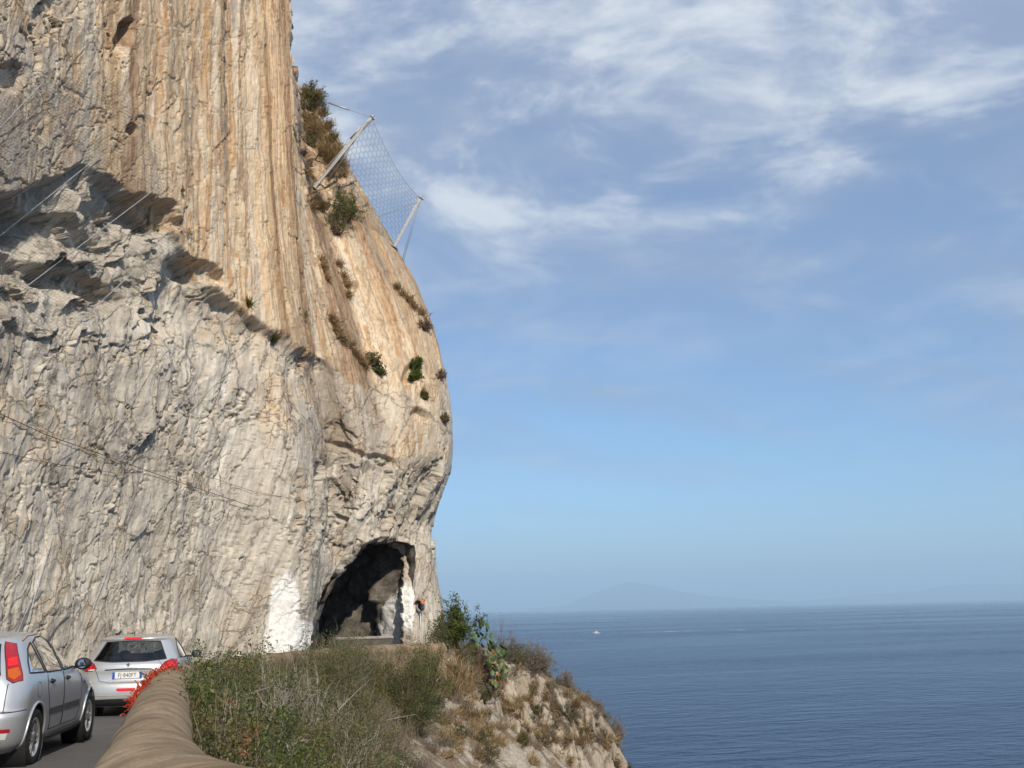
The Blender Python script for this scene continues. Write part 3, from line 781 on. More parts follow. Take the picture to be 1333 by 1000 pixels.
def slope_mat(t):
    geo = t.n('ShaderNodeNewGeometry'); pos = geo.outputs['Position']
    n = t.noise(pos, 0.9, 8, 0.65); n2 = t.noise(pos, 9, 7, 0.7); n3 = t.noise(pos, 34, 4, 0.6)
    soil = t.ramp(n2, [(0.3, (0.12, 0.085, 0.055)), (0.5, (0.24, 0.18, 0.12)), (0.7, (0.36, 0.29, 0.20))])
    rock = t.ramp(n2, [(0.3, (0.26, 0.23, 0.20)), (0.5, (0.46, 0.41, 0.34)), (0.7, (0.60, 0.55, 0.47))])
    c = t.mix(t.mapr(n, 0.47, 0.56), soil, rock)
    t.out(t.pbsdf(c, 0.93, 0.1, 0, t.bump(t.math('ADD', n2, t.math('MULTIPLY', n3, 0.4)), 0.8, 0.12)).outputs[0])
M['slope'] = material('rocky_slope', slope_mat)
tag(link('hillside', me, M['slope'], smooth=False), 'rocky scrub slope falling away below the parapet', kind='structure')
HILL_BVH = BVHTree.FromPolygons([tuple(p) for p in HG[::2, ::2].reshape(-1, 3)], [tuple(f) for f in grid_quads(*HG[::2, ::2].shape[:2])])

# ------------------------------------------------------------------ rocky headland beyond the wall's end
HC = [480, 520, 556, 590, 625, 660, 695, 722, 748, 772, 790, 802, 811]
crest = [868, 862, 858, 846, 842, 852, 866, 886, 899, 916, 938, 962, 1000]
crY = [34.5, 35.5, 37.0, 39.5, 41, 42, 42.5, 42.5, 42.5, 42.5, 42.5, 42.6, 43]
dD = [7.5, 7, 6.5, 6.2, 5.6, 5.2, 4.6, 4.2, 3.8, 3.4, 2.8, 2.4, 2.0]
LAT = []
n_ = len(HC)
LAT.append([at(np.array(HC[i] - 25.), np.array(crest[i] + 70.), np.array(crY[i] + 13)) for i in range(n_)])
LAT.append([at(np.array(HC[i] - 3.), np.array(crest[i] + 8.), np.array(crY[i] + 3)) for i in range(n_)])
LAT.append([at(np.array(float(HC[i])), np.array(float(crest[i])), np.array(crY[i])) for i in range(n_)])
LAT.append([at(np.array(HC[i] + 2.), np.array(crest[i] + 24.), np.array(crY[i] - 0.9)) for i in range(n_)])
for fr, ddp, ex in ((0.35, 60, 3), (0.62, 108, 7), (1.0, 175, 12), (1.35, 300, 20)):
    LAT.append([at(np.array(HC[i] + ex * (0.4 + i / n_)), np.array(crest[i] + ddp * 1.0), np.array(crY[i] - dD[i] * fr)) for i in range(n_)])
rowz = [np.array([p[0] * 1.0 + 1.2, p[1] - 3.0, p[2] - 12]) for p in LAT[-1]]; LAT.append(rowz)
LAT.append([np.array([p[0] + 3, p[1] - 7.0, SEA - 2]) for p in rowz])
LAT = np.array(LAT)
# close round the seaward end
LAT = np.concatenate([LAT, (LAT[:, -1:] + np.array([0.35, 2.2, -0.6])), (LAT[:, -1:] + np.array([0.2, 7, -2.0]))], 1)
rsg = [10, 14, 46, 64, 64, 76, 60, 20, 14]
cu2 = np.concatenate([np.linspace(i, i + 1, k, endpoint=False) for i, k in enumerate(rsg)] + [[len(rsg)]])
csg = [30, 30, 36, 40, 40, 40, 34, 32, 30, 26, 22, 22, 18, 12]
cc2 = np.concatenate([np.linspace(i, i + 1, k, endpoint=False) for i, k in enumerate(csg)] + [[len(csg)]])
hb = catmull(LAT, cu2); hb = catmull(np.swapaxes(hb, 0, 1).copy(), cc2); hb = np.swapaxes(hb, 0, 1)
hn = normals_grid(hb)
rr = np.argmin(abs(cu2 - 4.5))
sH = np.concatenate([[0], np.cumsum(np.linalg.norm(np.diff(hb[rr], axis=0), axis=1))])
SH = np.tile(sH[None], (hb.shape[0], 1)); ZH = hb[..., 2]; UH = np.tile(cu2[:, None], (1, hb.shape[1]))
gh = SH + 0.30 * ZH + 0.4 * fbm(SH * .6, ZH * .4, 210, 3)
pa, ea = plates(gh * 0.9, ZH * 0.13 + .4 * fbm(SH * .5, ZH * .5, 211, 3), 212)
pb, eb = plates(gh * 2.2, ZH * 0.30 + .6 * fbm(SH, ZH, 213, 3), 214)
pc_, ec = plates(gh * 4.5, ZH * 1.3, 215)
faceH = sstep(2.1, 3.4, UH)
dh = faceH * (0.62 * pa + 0.30 * pb + 0.10 * pc_ - 0.22 * (1 - sstep(0, .1, eb)) - 0.3 * (1 - sstep(0, .07, ea)) + 0.25 * (ridged(gh * .55, ZH * .06, 216, 3) - .5)) + 0.12 * fbm(SH * 1.3, ZH * 1.3, 217, 5)
hg = hb + hn * dh[..., None]
me = mesh_np('headland', hg.reshape(-1, 3), grid_quads(*hg.shape[:2]))
set_attr(me, 'sg', 'FLOAT_VECTOR', np.stack([SH + 0.64 * ZH, ZH, SH * 0], -1))
wh = np.clip(0.22 + 0.55 * fbm(SH * .5, ZH * .25, 218, 3), 0, 1)
set_attr(me, 'mask', 'FLOAT_VECTOR', np.stack([wh, wh * 0, wh * 0 + .7], -1))
me.materials.append(M['coast_rock']); me.materials.append(M['soil'])
uq = (UH[:-1, :-1] + UH[1:, 1:]) / 2; nz = normals_grid(hg)[:-1, :-1, 2]
mi = ((uq < 2.5 + 0.5 * fbm(SH, ZH, 219, 3)[:-1, :-1]) | (nz > 0.78)).astype(np.int32).reshape(-1)
me.polygons.foreach_set('material_index', mi)
head = bpy.data.objects.new('headland', me); COL.objects.link(head)
tag(head, 'ribbed grey rock headland dropping to the sea', kind='structure')
HEAD_BVH = BVHTree.FromPolygons([tuple(p) for p in hg[::2, ::2].reshape(-1, 3)], [tuple(f) for f in grid_quads(*hg[::2, ::2].shape[:2])])

def ground_hit(px, py):
    """first ground met along a bearing, on slope or headland"""
    d = Vector(ray(np.array(float(px)), np.array(float(py)))).normalized(); best = None
    for bv in (HILL_BVH, HEAD_BVH):
        h = bv.ray_cast(Vector(CPOS), d)
        if h[0] is not None and (best is None or h[3] < best[2]): best = (h[0], h[1], h[3])
    return best
def ground_z(x, y):
    z = None
    for bv in (HILL_BVH, HEAD_BVH):
        h = bv.ray_cast(Vector((x, y, 60)), Vector((0, 0, -1)))
        if h[0] is not None and (z is None or h[0].z > z): z = h[0].z
    return z if z is not None else -3.0

# ------------------------------------------------------------------ plants
def leaf_mat(name, cols, rough=0.55, trans=0.35):
    def b(t):
        tint = t.attr('tint', 'Fac'); geo = t.n('ShaderNodeNewGeometry').outputs['Position']
        n = t.noise(geo, 1.6, 3, 0.5)
        f = t.math('ADD', t.math('MULTIPLY', tint, 0.75), t.math('MULTIPLY', t.math('SUBTRACT', n, 0.4), 0.9), clamp=True)
        c = t.ramp(f, [(i / (len(cols) - 1), k) for i, k in enumerate(cols)])
        d = t.pbsdf(c, rough, 0.35)
        tr = t.n('ShaderNodeBsdfTranslucent'); t.l(t.mix(1.0, c, (1.1, 1.15, 0.7), 'MULTIPLY'), tr.inputs[0])
        mx = t.n('ShaderNodeMixShader'); mx.inputs[0].default_value = trans
        t.l(d.outputs[0], mx.inputs[1]); t.l(tr.outputs[0], mx.inputs[2])
        t.out(mx.outputs[0])
    return material(name, b)
M['leaf_green'] = leaf_mat('evergreen_leaf', [(0.026, 0.042, 0.012), (0.055, 0.092, 0.022), (0.10, 0.14, 0.034), (0.17, 0.175, 0.05), (0.24, 0.19, 0.07)])
M['leaf_olive'] = leaf_mat('olive_leaf', [(0.04, 0.052, 0.018), (0.085, 0.10, 0.032), (0.14, 0.14, 0.05), (0.21, 0.18, 0.075), (0.28, 0.21, 0.10)])
M['leaf_bright'] = leaf_mat('bright_leaf', [(0.035, 0.06, 0.012), (0.075, 0.115, 0.018), (0.12, 0.16, 0.025), (0.20, 0.21, 0.04)])
M['leaf_moss'] = leaf_mat('ochre_green_leaf', [(0.06, 0.07, 0.014), (0.11, 0.115, 0.022), (0.17, 0.145, 0.03), (0.23, 0.16, 0.04)])
M['leaf_dry'] = leaf_mat('withered_leaf', [(0.09, 0.065, 0.045), (0.17, 0.125, 0.085), (0.25, 0.19, 0.13), (0.33, 0.25, 0.17)], 0.8, 0.2)
M['leaf_rust'] = leaf_mat('rust_leaf', [(0.16, 0.07, 0.03), (0.28, 0.13, 0.055), (0.36, 0.19, 0.09), (0.42, 0.27, 0.15)], 0.8, 0.25)
M['grass_dry'] = leaf_mat('dry_grass', [(0.20, 0.145, 0.085), (0.32, 0.23, 0.13), (0.42, 0.31, 0.18), (0.50, 0.37, 0.21)], 0.8, 0.3)
M['grass_rust'] = leaf_mat('rusty_grass', [(0.17, 0.115, 0.065), (0.27, 0.18, 0.10), (0.36, 0.25, 0.14), (0.43, 0.31, 0.18)], 0.8, 0.3)
M['grass_grey'] = leaf_mat('bleached_grass', [(0.15, 0.115, 0.08), (0.23, 0.185, 0.13), (0.31, 0.25, 0.175), (0.38, 0.31, 0.22)], 0.8, 0.25)
M['twig_grey'] = simple('grey_twig', (0.26, 0.225, 0.185), 0.9, 0, 0.1, 0.35, 6)
M['twig_brown'] = simple('brown_twig', (0.15, 0.105, 0.075), 0.9, 0, 0.1, 0.35, 6)
M['twig_red'] = simple('reddish_twig', (0.22, 0.13, 0.10), 0.9, 0, 0.1, 0.3, 6)

def tubes_np(Pts, rad, n=3):
    """Pts (N,k,3), rad (N,k) -> verts, quads"""
    N, k, _ = Pts.shape
    t = np.gradient(Pts, axis=1); t /= np.linalg.norm(t, axis=-1, keepdims=True) + 1e-9
    a = np.cross(t, np.array([0.31, 0.17, 0.93])); a /= np.linalg.norm(a, axis=-1, keepdims=True) + 1e-9
    b = np.cross(t, a)
    ang = np.arange(n) * 2 * math.pi / n
    V = Pts[:, :, None, :] + rad[:, :, None, None] * (a[:, :, None, :] * np.cos(ang)[None, None, :, None] + b[:, :, None, :] * np.sin(ang)[None, None, :, None])
    idx = np.arange(N * k * n).reshape(N, k, n)
    nx = np.roll(idx, -1, 2)
    Q = np.stack([idx[:, :-1], nx[:, :-1], nx[:, 1:], idx[:, 1:]], -1).reshape(-1, 4)
    return V.reshape(-1, 3), Q
def leaves_mesh(name, pos, dirs, length, width, g):
    N = len(pos)
    d = dirs / (np.linalg.norm(dirs, axis=1, keepdims=True) + 1e-9)
    s = np.cross(d, g.normal(size=(N, 3))); s /= np.linalg.norm(s, axis=1, keepdims=True) + 1e-9
    nn = np.cross(d, s)
    L = (length * g.uniform(0.6, 1.35, N))[:, None]; W = (width * g.uniform(0.7, 1.3, N))[:, None]
    v = np.stack([pos, pos + d * L * 0.45 + s * W * 0.5 + nn * W * 0.18, pos + d * L, pos + d * L * 0.45 - s * W * 0.5 + nn * W * 0.18], 1)
    me = mesh_np(name, v.reshape(-1, 3), np.arange(N * 4).reshape(N, 4))
    set_attr(me, 'tint', 'FLOAT', np.repeat(g.uniform(0, 1, N), 4))
    return me
def shrub(loc, rx, ry, h, seed, leaf='leaf_green', n_leaf=2500, ll=0.035, lw=0.018, twig='twig_brown', n_twig=60, tr=0.006, bare=0.0, name='shrub', label='', group=None, lean=(0, 0), cat='shrub', hang=0.0):
    g = np.random.default_rng(seed)
    root = empty(name, loc)
    # branch tips fill an uneven dome
    nb = n_twig
    d = g.normal(size=(nb, 3)); d[:, 2] = np.abs(d[:, 2]) * 0.9 + 0.05 - hang; d /= np.linalg.norm(d, axis=1, keepdims=True)
    rad = g.uniform(0.55, 1.0, nb) ** 0.6 * (1 + 0.22 * np.sin(d[:, 0] * 5 + seed) * np.cos(d[:, 1] * 4 + seed * 2))
    tip = d * rad[:, None] * np.array([rx, ry, h]) + np.array([lean[0], lean[1], 0]) * (d[:, 2:3])
    base_ = g.normal(size=(nb, 3)) * np.array([rx * 0.12, ry * 0.12, 0.0]); base_[:, 2] = -0.12
    k = 6; u = np.linspace(0, 1, k)[None, :, None]
    ctrl = base_ * 0.4 + tip * 0.45 + np.array([0, 0, 0.22 * h]) * g.uniform(0.2, 1.1, (nb, 1)) + g.normal(size=(nb, 3)) * 0.08 * rx
    Pt = base_[:, None] * (1 - u) ** 2 + 2 * ctrl[:, None] * u * (1 - u) + tip[:, None] * u ** 2
    Pt[:, 1:] += g.normal(size=(nb, k - 1, 3)) * 0.025 * rx
    rd = tr * (np.linspace(1.6, 0.35, k)[None] * g.uniform(0.6, 1.5, (nb, 1)))
    V, Q = tubes_np(Pt, rd)
    # side twigs
    ns = nb * 4
    bi = g.integers(0, nb, ns); bu = g.uniform(0.35, 1.0, ns); f = bu * (k - 1); i0 = np.minimum(f.astype(int), k - 2); fr = (f - i0)[:, None]
    st_ = Pt[bi, i0] * (1 - fr) + Pt[bi, i0 + 1] * fr
    dr = (Pt[bi, i0 + 1] - Pt[bi, i0]); dr /= np.linalg.norm(dr, axis=1, keepdims=True) + 1e-9
    dr = dr * 0.7 + g.normal(size=(ns, 3)) * 0.6; dr[:, 2] += 0.15 - hang * 0.8
    dr /= np.linalg.norm(dr, axis=1, keepdims=True)
    ln = g.uniform(0.12, 0.34, ns)[:, None] * (rx + h) * 0.5
    uu3 = np.linspace(0, 1, 4)[None, :, None]
    P2 = st_[:, None] + dr[:, None] * ln[:, None] * uu3 + g.normal(size=(ns, 4, 3)) * 0.012 * rx * uu3
    fz = h / max(0.05, np.percentile(P2[:, 3, 2], 97)); Pt[..., 2] *= fz; P2[..., 2] *= fz
    V, Q = tubes_np(Pt, rd)
    V2, Q2 = tubes_np(P2, tr * 0.5 * (np.linspace(1, 0.4, 4)[None] * np.ones((ns, 1))))
    me = mesh_np('branches', np.concatenate([V, V2]), np.concatenate([Q, Q2 + len(V)]))
    link('branches', me, M[twig], root)
    if n_leaf:
        # leaves sit along the side twigs, thinner where the bush is bare
        ok = np.where(g.uniform(0, 1, ns) > bare)[0]
        li = ok[g.integers(0, len(ok), n_leaf)]; lu = g.uniform(0.05, 1.08, n_leaf)[:, None]
        pos = P2[li, 0] + (P2[li, 3] - P2[li, 0]) * lu + g.normal(size=(n_leaf, 3)) * 0.02 * (rx + h)
        ld = (P2[li, 3] - P2[li, 0]); ld /= np.linalg.norm(ld, axis=1, keepdims=True) + 1e-9
        ld = ld * 0.5 + g.normal(size=(n_leaf, 3)) * 0.75 + np.array([0, 0, 0.2])
        link('foliage', leaves_mesh('foliage', pos, ld, ll, lw, g), M[leaf], root)
    tag(root, label, cat, group)
    return root
def tuft(loc, r, h, seed, mat='grass_dry', n=160, w=0.012, name='grass_tuft', label='', group=None, nrm=(0, 0, 1), droop=0.5, cat='grass'):
    g = np.random.default_rng(seed)
    up = np.array(nrm, float) * 0.55 + np.array([0, 0, 0.75]); up /= np.linalg.norm(up)
    d = up + g.normal(size=(n, 3)) * 0.42; d /= np.linalg.norm(d, axis=1, keepdims=True)
    b0 = g.normal(size=(n, 3)) * r * 0.35; L = (h * g.uniform(0.45, 1.15, n))[:, None]
    k = 4; u = np.linspace(0, 1, k)[None, :, None]
    Pt = b0[:, None] + d[:, None] * L[:, None] * u + np.array([0, 0, -1.0]) * (droop * L[:, None] * u ** 2 * g.uniform(0.1, 1.0, (n, 1, 1))) + up * -0.03
    side = np.cross(d, g.normal(size=(n, 3))); side /= np.linalg.norm(side, axis=1, keepdims=True) + 1e-9
    wd = (w * np.array([1, 0.9, 0.6, 0.12]))[None, :, None]
    A_ = Pt + side[:, None] * wd; B_ = Pt - side[:, None] * wd
    V = np.stack([A_, B_], 2).reshape(-1, 3)
    idx = np.arange(n * k * 2).reshape(n, k, 2)
    Q = np.stack([idx[:, :-1, 0], idx[:, :-1, 1], idx[:, 1:, 1], idx[:, 1:, 0]], -1).reshape(-1, 4)
    me = mesh_np(name, V, Q); set_attr(me, 'tint', 'FLOAT', np.repeat(g.uniform(0, 1, n), k * 2))
    o = link(name, me, M[mat]); o.location = loc
    tag(o, label, cat, group, 'thing'); return o

# scrub on the slope: bearing of its top, distance, half-width in metres
G1 = 'evergreen bushes packed along the outside of the parapet'
L1 = 'dense small-leaved evergreen bush crowding the outside of the parapet wall'
fore = [(272, 868, 12.6, 0.62), (300, 864, 14.2, 0.7), (332, 866, 16, 0.8), (362, 868, 18, 0.8), (262, 900, 10.6, 0.5), (292, 893, 12.0, 0.65), (330, 890, 14.0, 0.8), (368, 893, 16.0, 0.8),
        (276, 932, 9.2, 0.5), (310, 925, 11.0, 0.65), (348, 925, 13.2, 0.75), (290, 962, 8.3, 0.5), (326, 960, 9.8, 0.6), (365, 955, 12.0, 0.75), (318, 985, 8.0, 0.45), (352, 988, 9.6, 0.6), (392, 985, 12, 0.7), (285, 862, 15.0, 0.7), (318, 860, 17.5, 0.7), (350, 864, 19.5, 0.8), (385, 862, 20.5, 0.8)]
for i, (px, py, Y, r) in enumerate(fore):
    p = P(px, py, Y); gz = ground_z(p.x, p.y); base_z = max(gz, p.z - 1.5)
    shrub((p.x, p.y, base_z), r * 1.1, r * 1.1, (p.z - base_z) * 1.0, 300 + i, ['leaf_green', 'leaf_green', 'leaf_olive'][i % 3], 7500, 0.040, 0.021, ['twig_brown', 'twig_grey'][i % 2], 70, 0.005, 0.12 + 0.2 * (i % 3 == 2), 'evergreen_bush', (L1 if i % 3 < 2 else 'olive-tinged bush with yellowing leaves among the evergreens outside the parapet'), (G1 if i % 3 < 2 else 'yellowing bushes outside the parapet'))
G2 = 'tangled half-dead thickets on the scrub slope'
L2 = 'tangled thicket of bare grey twigs and sparse olive leaves on the slope'
thick = [(398, 872, 19.5, 0.85), (425, 848, 22.5, 0.9), (448, 838, 25.5, 0.85), (470, 846, 27, 0.8), (410, 905, 17.5, 0.8), (442, 893, 20.5, 0.85), (470, 893, 23.5, 0.85), (418, 940, 15, 0.7), (450, 930, 18, 0.8), (482, 930, 21, 0.8),
         (440, 968, 15.0, 0.7), (474, 968, 18.0, 0.8), (425, 990, 13, 0.6), (462, 995, 15.2, 0.6), (498, 985, 20, 0.7), (400, 925, 15.5, 0.7), (408, 844, 24, 0.9), (430, 832, 26.5, 0.9), (455, 828, 29, 0.85), (395, 848, 22.5, 0.8), (445, 838, 28, 0.8), (474, 846, 29.5, 0.6), (380, 885, 17.5, 0.7)]
for i, (px, py, Y, r) in enumerate(thick):
    p = P(px, py, Y); gz = ground_z(p.x, p.y); base_z = max(gz, p.z - 1.4)
    shrub((p.x, p.y, base_z), r * 1.1, r * 1.1, max(0.5, p.z - base_z), 340 + i, ['leaf_olive', 'leaf_olive', 'leaf_green'][i % 3], 5200, 0.045, 0.02, ['twig_grey', 'twig_brown'][i % 2], 95, 0.0062, 0.25, 'twiggy_thicket', L2 if i % 3 < 2 else 'thicket with darker green leaves over brown twigs on the slope', G2 if i % 3 < 2 else 'greener thickets on the scrub slope')
G3 = 'dark shrubs in front of the bend of the wall'
L3 = 'dark green leafy shrub leaning against the outside of the wall near the tunnel'
for i, (px, py, Y, rx) in enumerate([(500, 862, 29.5, 0.75), (528, 846, 31, 0.95), (556, 832, 33.5, 0.8), (530, 872, 29.5, 0.95), (548, 862, 31.5, 0.8)]):
    p = P(px, py, Y); gz = ground_z(p.x, p.y); base_z = max(gz, p.z - 1.7)
    shrub((p.x, p.y, base_z), rx, 0.6, (p.z - base_z), 370 + i, 'leaf_green', 4200, 0.055, 0.026, 'twig_brown', 70, 0.008, 0.2, 'wall_shrub', L3, G3)
G4 = 'low withered shrubs on the rocky slope'
L4 = 'low withered brown shrub on the pale rocky slope below the wall'
for i, (px, py, r) in enumerate([(490, 925, 0.7), (512, 915, 0.6), (540, 915, 0.6), (565, 905, 0.55), (575, 925, 0.5), (505, 950, 0.6), (548, 945, 0.5), (520, 975, 0.5), (560, 965, 0.4), (580, 960, 0.4), (545, 990, 0.45)]):
    h = ground_hit(px, py + 12)
    if h is None: continue
    shrub(h[0], r, r, r * 0.75, 390 + i, 'leaf_dry' if i % 3 else 'leaf_olive', 900, 0.04, 0.014, 'twig_grey', 90, 0.006, 0.3, 'withered_shrub', L4, G4)

# the headland's own plants
def onhead(px, py):
    h = ground_hit(px, py); return h[0] if h else P(px, py, 40)
def place(px, py_top, Y, zmin=1.0):
    p = P(px, py_top, Y); gz = ground_z(p.x, p.y); b_ = max(gz, p.z - 2.6)
    return (p.x, p.y, b_), max(0.35, p.z - b_)
lc, hh = place(594, 782, 40.0)
shrub(lc, 0.95, 0.7, hh, 410, 'leaf_bright', 5200, 0.10, 0.04, 'twig_brown', 60, 0.012, 0.1, 'green_bush', 'bright green rounded bush at the foot of the cliff beside the sea')
lc, hh = place(574, 800, 39.0)
shrub(lc, 0.55, 0.5, hh, 411, 'leaf_green', 2200, 0.06, 0.025, 'twig_brown', 50, 0.009, 0.2, 'wall_shrub', 'dark shrub overhanging the rounded end of the parapet', G3)
for i, (px, py, Y, r, lf, lab) in enumerate([
        (602, 836, 39.2, 0.55, 'leaf_moss', 'ochre-green cushion shrub just past the end of the wall'),
        (613, 856, 39.0, 0.5, 'leaf_moss', 'mossy shrub sloping down below the cushion at the end of the wall'),
        (616, 842, 40.0, 0.7, 'leaf_dry', 'reddish brown withered bush between the cushion shrub and the cactus'),
        (626, 858, 39.8, 0.6, 'leaf_dry', 'brown twiggy bush under the cactus'),
        (658, 832, 41.2, 0.75, 'leaf_olive', 'olive bush behind the cactus on the headland crest'),
        (672, 838, 41.8, 0.65, 'leaf_moss', 'yellow-green bush next to the large grey twiggy bush'),
        (692, 836, 42.0, 0.95, 'leaf_dry', 'large dome of grey brown twigs on the headland crest'),
        (706, 846, 42.6, 0.7, 'leaf_olive', 'thin green bush arching over the sea side of the crest'),
        (735, 874, 42.5, 0.42, 'leaf_dry', 'small dark round bush on the crest above bare rock'),
        (776, 912, 42.6, 0.36, 'leaf_dry', 'small grey bush on top of the dark boulder'),
        (802, 936, 42.7, 0.40, 'leaf_dry', 'dry bush clinging to the seaward edge of the headland')]):
    lc, hh = place(px, py, Y); hh = min(hh, r * 2.0)
    lc = (lc[0], lc[1], P(px, py, Y).z - hh)
    shrub(lc, r, r * 0.8, hh, 420 + i, lf, 2400 if r > .5 else 1300, 0.05, 0.022, 'twig_red' if lf == 'leaf_dry' and i < 5 else 'twig_grey', 130 if lf == 'leaf_dry' else 60, 0.007, 0.2, 'headland_bush', lab)
for i, (px, py, Y) in enumerate([(648, 797, 41.5), (655, 806, 41.6), (668, 800, 41.8), (697, 826, 42.2)]):
    lc, hh = place(px, py, Y)
    shrub(lc, 0.42, 0.3, hh, 440 + i, 'leaf_dry', 0 if i < 3 else 60, 0.03, 0.012, 'twig_red', 9, 0.007, 0, 'bare_sapling', 'leafless upright sapling standing out against the sea', 'bare saplings on the headland crest')
# shrublets and grass on the rock face
GD = 'dry grass tufts on the headland'; LD = 'small tuft of dry tan grass rooted in the headland rock'
g = np.random.default_rng(55); c_ = 0
while c_ < 120:
    px = g.uniform(575, 808); py = g.uniform(868, 1000)
    if py < np.interp(px, HC, crest) + 4: continue
    if g.uniform() < sstep(905, 1000, py) * 0.7: continue
    h = ground_hit(px, py)
    if h is None or h[0].y < 28: continue
    tuft(h[0], 0.22, g.uniform(0.22, 0.55), 600 + c_, ['grass_dry', 'grass_rust', 'grass_dry'][c_ % 3], 110, 0.010, label=LD, group=GD, nrm=h[1], droop=0.7); c_ += 1
GS = 'little withered bushes on the headland'; LS = 'little withered brown bush growing from a ledge of the headland'
for i in range(44):
    for _ in range(30):
        px = g.uniform(585, 806); py = g.uniform(872, 990)
        if py > np.interp(px, HC, crest) + 8 and g.uniform() > sstep(900, 1010, py) * 0.8: break
    h = ground_hit(px, py)
    if h is None or h[0].y < 28: continue
    shrub(h[0], 0.3, 0.25, g.uniform(0.22, 0.42), 800 + i, ['leaf_dry', 'leaf_dry', 'leaf_olive'][i % 3], 420, 0.04, 0.016, 'twig_grey', 34, 0.006, 0.2, 'ledge_bush', LS, GS)
for i, (px, py, r, lab) in enumerate([(595, 962, 0.32, 'compact bright green bush alone on pale slope rock'), (632, 992, 0.6, 'wide dark green bush low on the ribbed rock face'), (626, 965, 0.3, 'narrow green bush above the wide dark one on the rock face'),
                                 (680, 968, 0.3, 'yellow-green bush in a cleft of the orange-streaked rock'), (699, 928, 0.28, 'thin green-brown bush halfway down a rock rib'), (765, 960, 0.4, 'ochre grassy bush on the upper seaward rocks'), (630, 912, 0.34, 'grey-green bush on top of a rock rib below the cactus'), (818, 1000, 0.3, 'small green bush at the waterward foot of the rocks'), (706, 970, 0.3, 'pale green bush between two rock ribs')]):
    p_ = onhead(px, py) if px < 815 else P(815, 1004, 42.5)
    shrub(p_, r, r * 0.8, r * 1.1, 900 + i, ['leaf_bright', 'leaf_olive', 'leaf_moss', 'leaf_moss', 'leaf_olive', 'leaf_moss', 'leaf_olive', 'leaf_bright', 'leaf_olive'][i], 1500, 0.045, 0.02, 'twig_brown', 50, 0.006, 0.1, 'rock_bush', lab)
for i, (px, py) in enumerate([(588, 868), (592, 880), (597, 872), (600, 892), (588, 895), (606, 884)]):
    tuft(onhead(px, py + 10), 0.4, 0.95, 950 + i, 'grass_dry' if i % 2 == 0 else 'grass_rust', 260, 0.012, 'tall_grass', 'tall drooping clump of straw-coloured grass below the end of the wall', 'tall grass below the end of the wall', droop=0.9)
# broken dead stems lying over the thicket
for i, pts in enumerate([[(332, 896, 13.4), (342, 915, 13.2), (360, 928, 13.0)], [(366, 897, 14.8), (368, 925, 14.4)], [(320, 905, 13.6), (350, 895, 14.2), (378, 880, 15)], [(440, 925, 17), (470, 895, 19.5), (486, 882, 21)], [(600, 845, 38.8), (611, 833, 39), (622, 826, 39.2)],
                             [(378, 842, 20), (385, 880, 19), (388, 905, 18.6)], [(500, 938, 24), (540, 930, 26), (560, 945, 26.5)]]):
    mb = MB(); pv = [P(*p) for p in pts]; mb.tube(pv, [0.010, 0.008, 0.004][-len(pv):] if len(pv) < 3 else [0.011, 0.008, 0.004], 5)
    tag(mb.build('dead_stem', M['twig_grey'], smooth=True), 'bleached dead stem lying across the scrub', 'branch', 'bleached dead stems in the scrub')
# rust coloured dead fern in the near bush
for i, (px, py, Y) in enumerate([(296, 912, 10.8), (328, 940, 9.9), (326, 957, 9.3), (318, 968, 8.9), (300, 964, 8.6)]):
    shrub(P(px, py + 8, Y), 0.09, 0.09, 0.10, 970 + i, 'leaf_rust', 130, 0.03, 0.014, 'twig_red', 12, 0.003, 0, 'withered_spray', 'rust-orange withered spray among the green leaves by the wall', 'rusty sprays in the near bush')

# prickly pear
def pear_mat(t):
    geo = t.n('ShaderNodeNewGeometry').outputs['Position']
    n = t.noise(geo, 5, 4, 0.6); d = t.voro(geo, 16, 'F1')
    c = t.mix(n, (0.04, 0.075, 0.025), (0.11, 0.16, 0.06))
    c = t.mix(t.mapr(d, 0.0, 0.16, 0.7, 0), c, (0.30, 0.28, 0.16))
    t.out(t.pbsdf(c, 0.5, 0.4).outputs[0])
M['pear'] = material('cactus_pad', pear_mat); M['fruit'] = simple('orange_fruit', (0.55, 0.20, 0.04), 0.5)
pr_root = empty('prickly_pear', P(634, 880, 39.6)); g = np.random.default_rng(77)
inv_o = Vector(pr_root.location)
chain = [(622, 815, 40), (630, 823, 39.9), (637, 828, 39.8), (628, 833, 39.7), (640, 838, 39.6), (634, 846, 39.6), (645, 845, 39.5), (641, 855, 39.5), (651, 852, 39.4), (646, 862, 39.4), (639, 866, 39.4), (650, 868, 39.4), (645, 876, 39.3), (655, 873, 39.3), (650, 884, 39.2), (643, 888, 39.2), (646, 897, 39.1), (619, 826, 40), (624, 842, 39.8), (656, 846, 39.4), (658, 878, 39.2), (641, 894, 39.1), (647, 905, 39.0), (631, 812, 40.1)]
for i, c_ in enumerate(chain):
    for j in range(3):
        p = P(c_[0] + g.uniform(-5, 5), c_[1] + g.uniform(-5, 5), c_[2] + g.uniform(-.25, .25)) - inv_o
        mb = MB(); rot = (Matrix.Rotation(g.uniform(0, 6.3), 3, 'Z') @ Matrix.Rotation(g.uniform(-.9, .9), 3, 'X'))
        s_ = g.uniform(0.09, 0.15); mb.ellipsoid(p, s_ * 0.75, s_ * 0.16, s_, rot, 12, 8)
        pad = mb.build('pad', M['pear'], pr_root, True)
        if c_[1] > 850 and g.uniform() < .25:
            for q_ in range(2):
                fb = MB(); fb.ellipsoid(p + rot @ Vector((g.uniform(-.5, .5) * s_, 0, s_ * 1.02)), .026, .026, .038, rot, 7, 5)
                fb.build('fruit', M['fruit'], pad, True)
tag(pr_root, 'prickly pear cactus with orange fruit spilling over the rock edge', 'cactus')

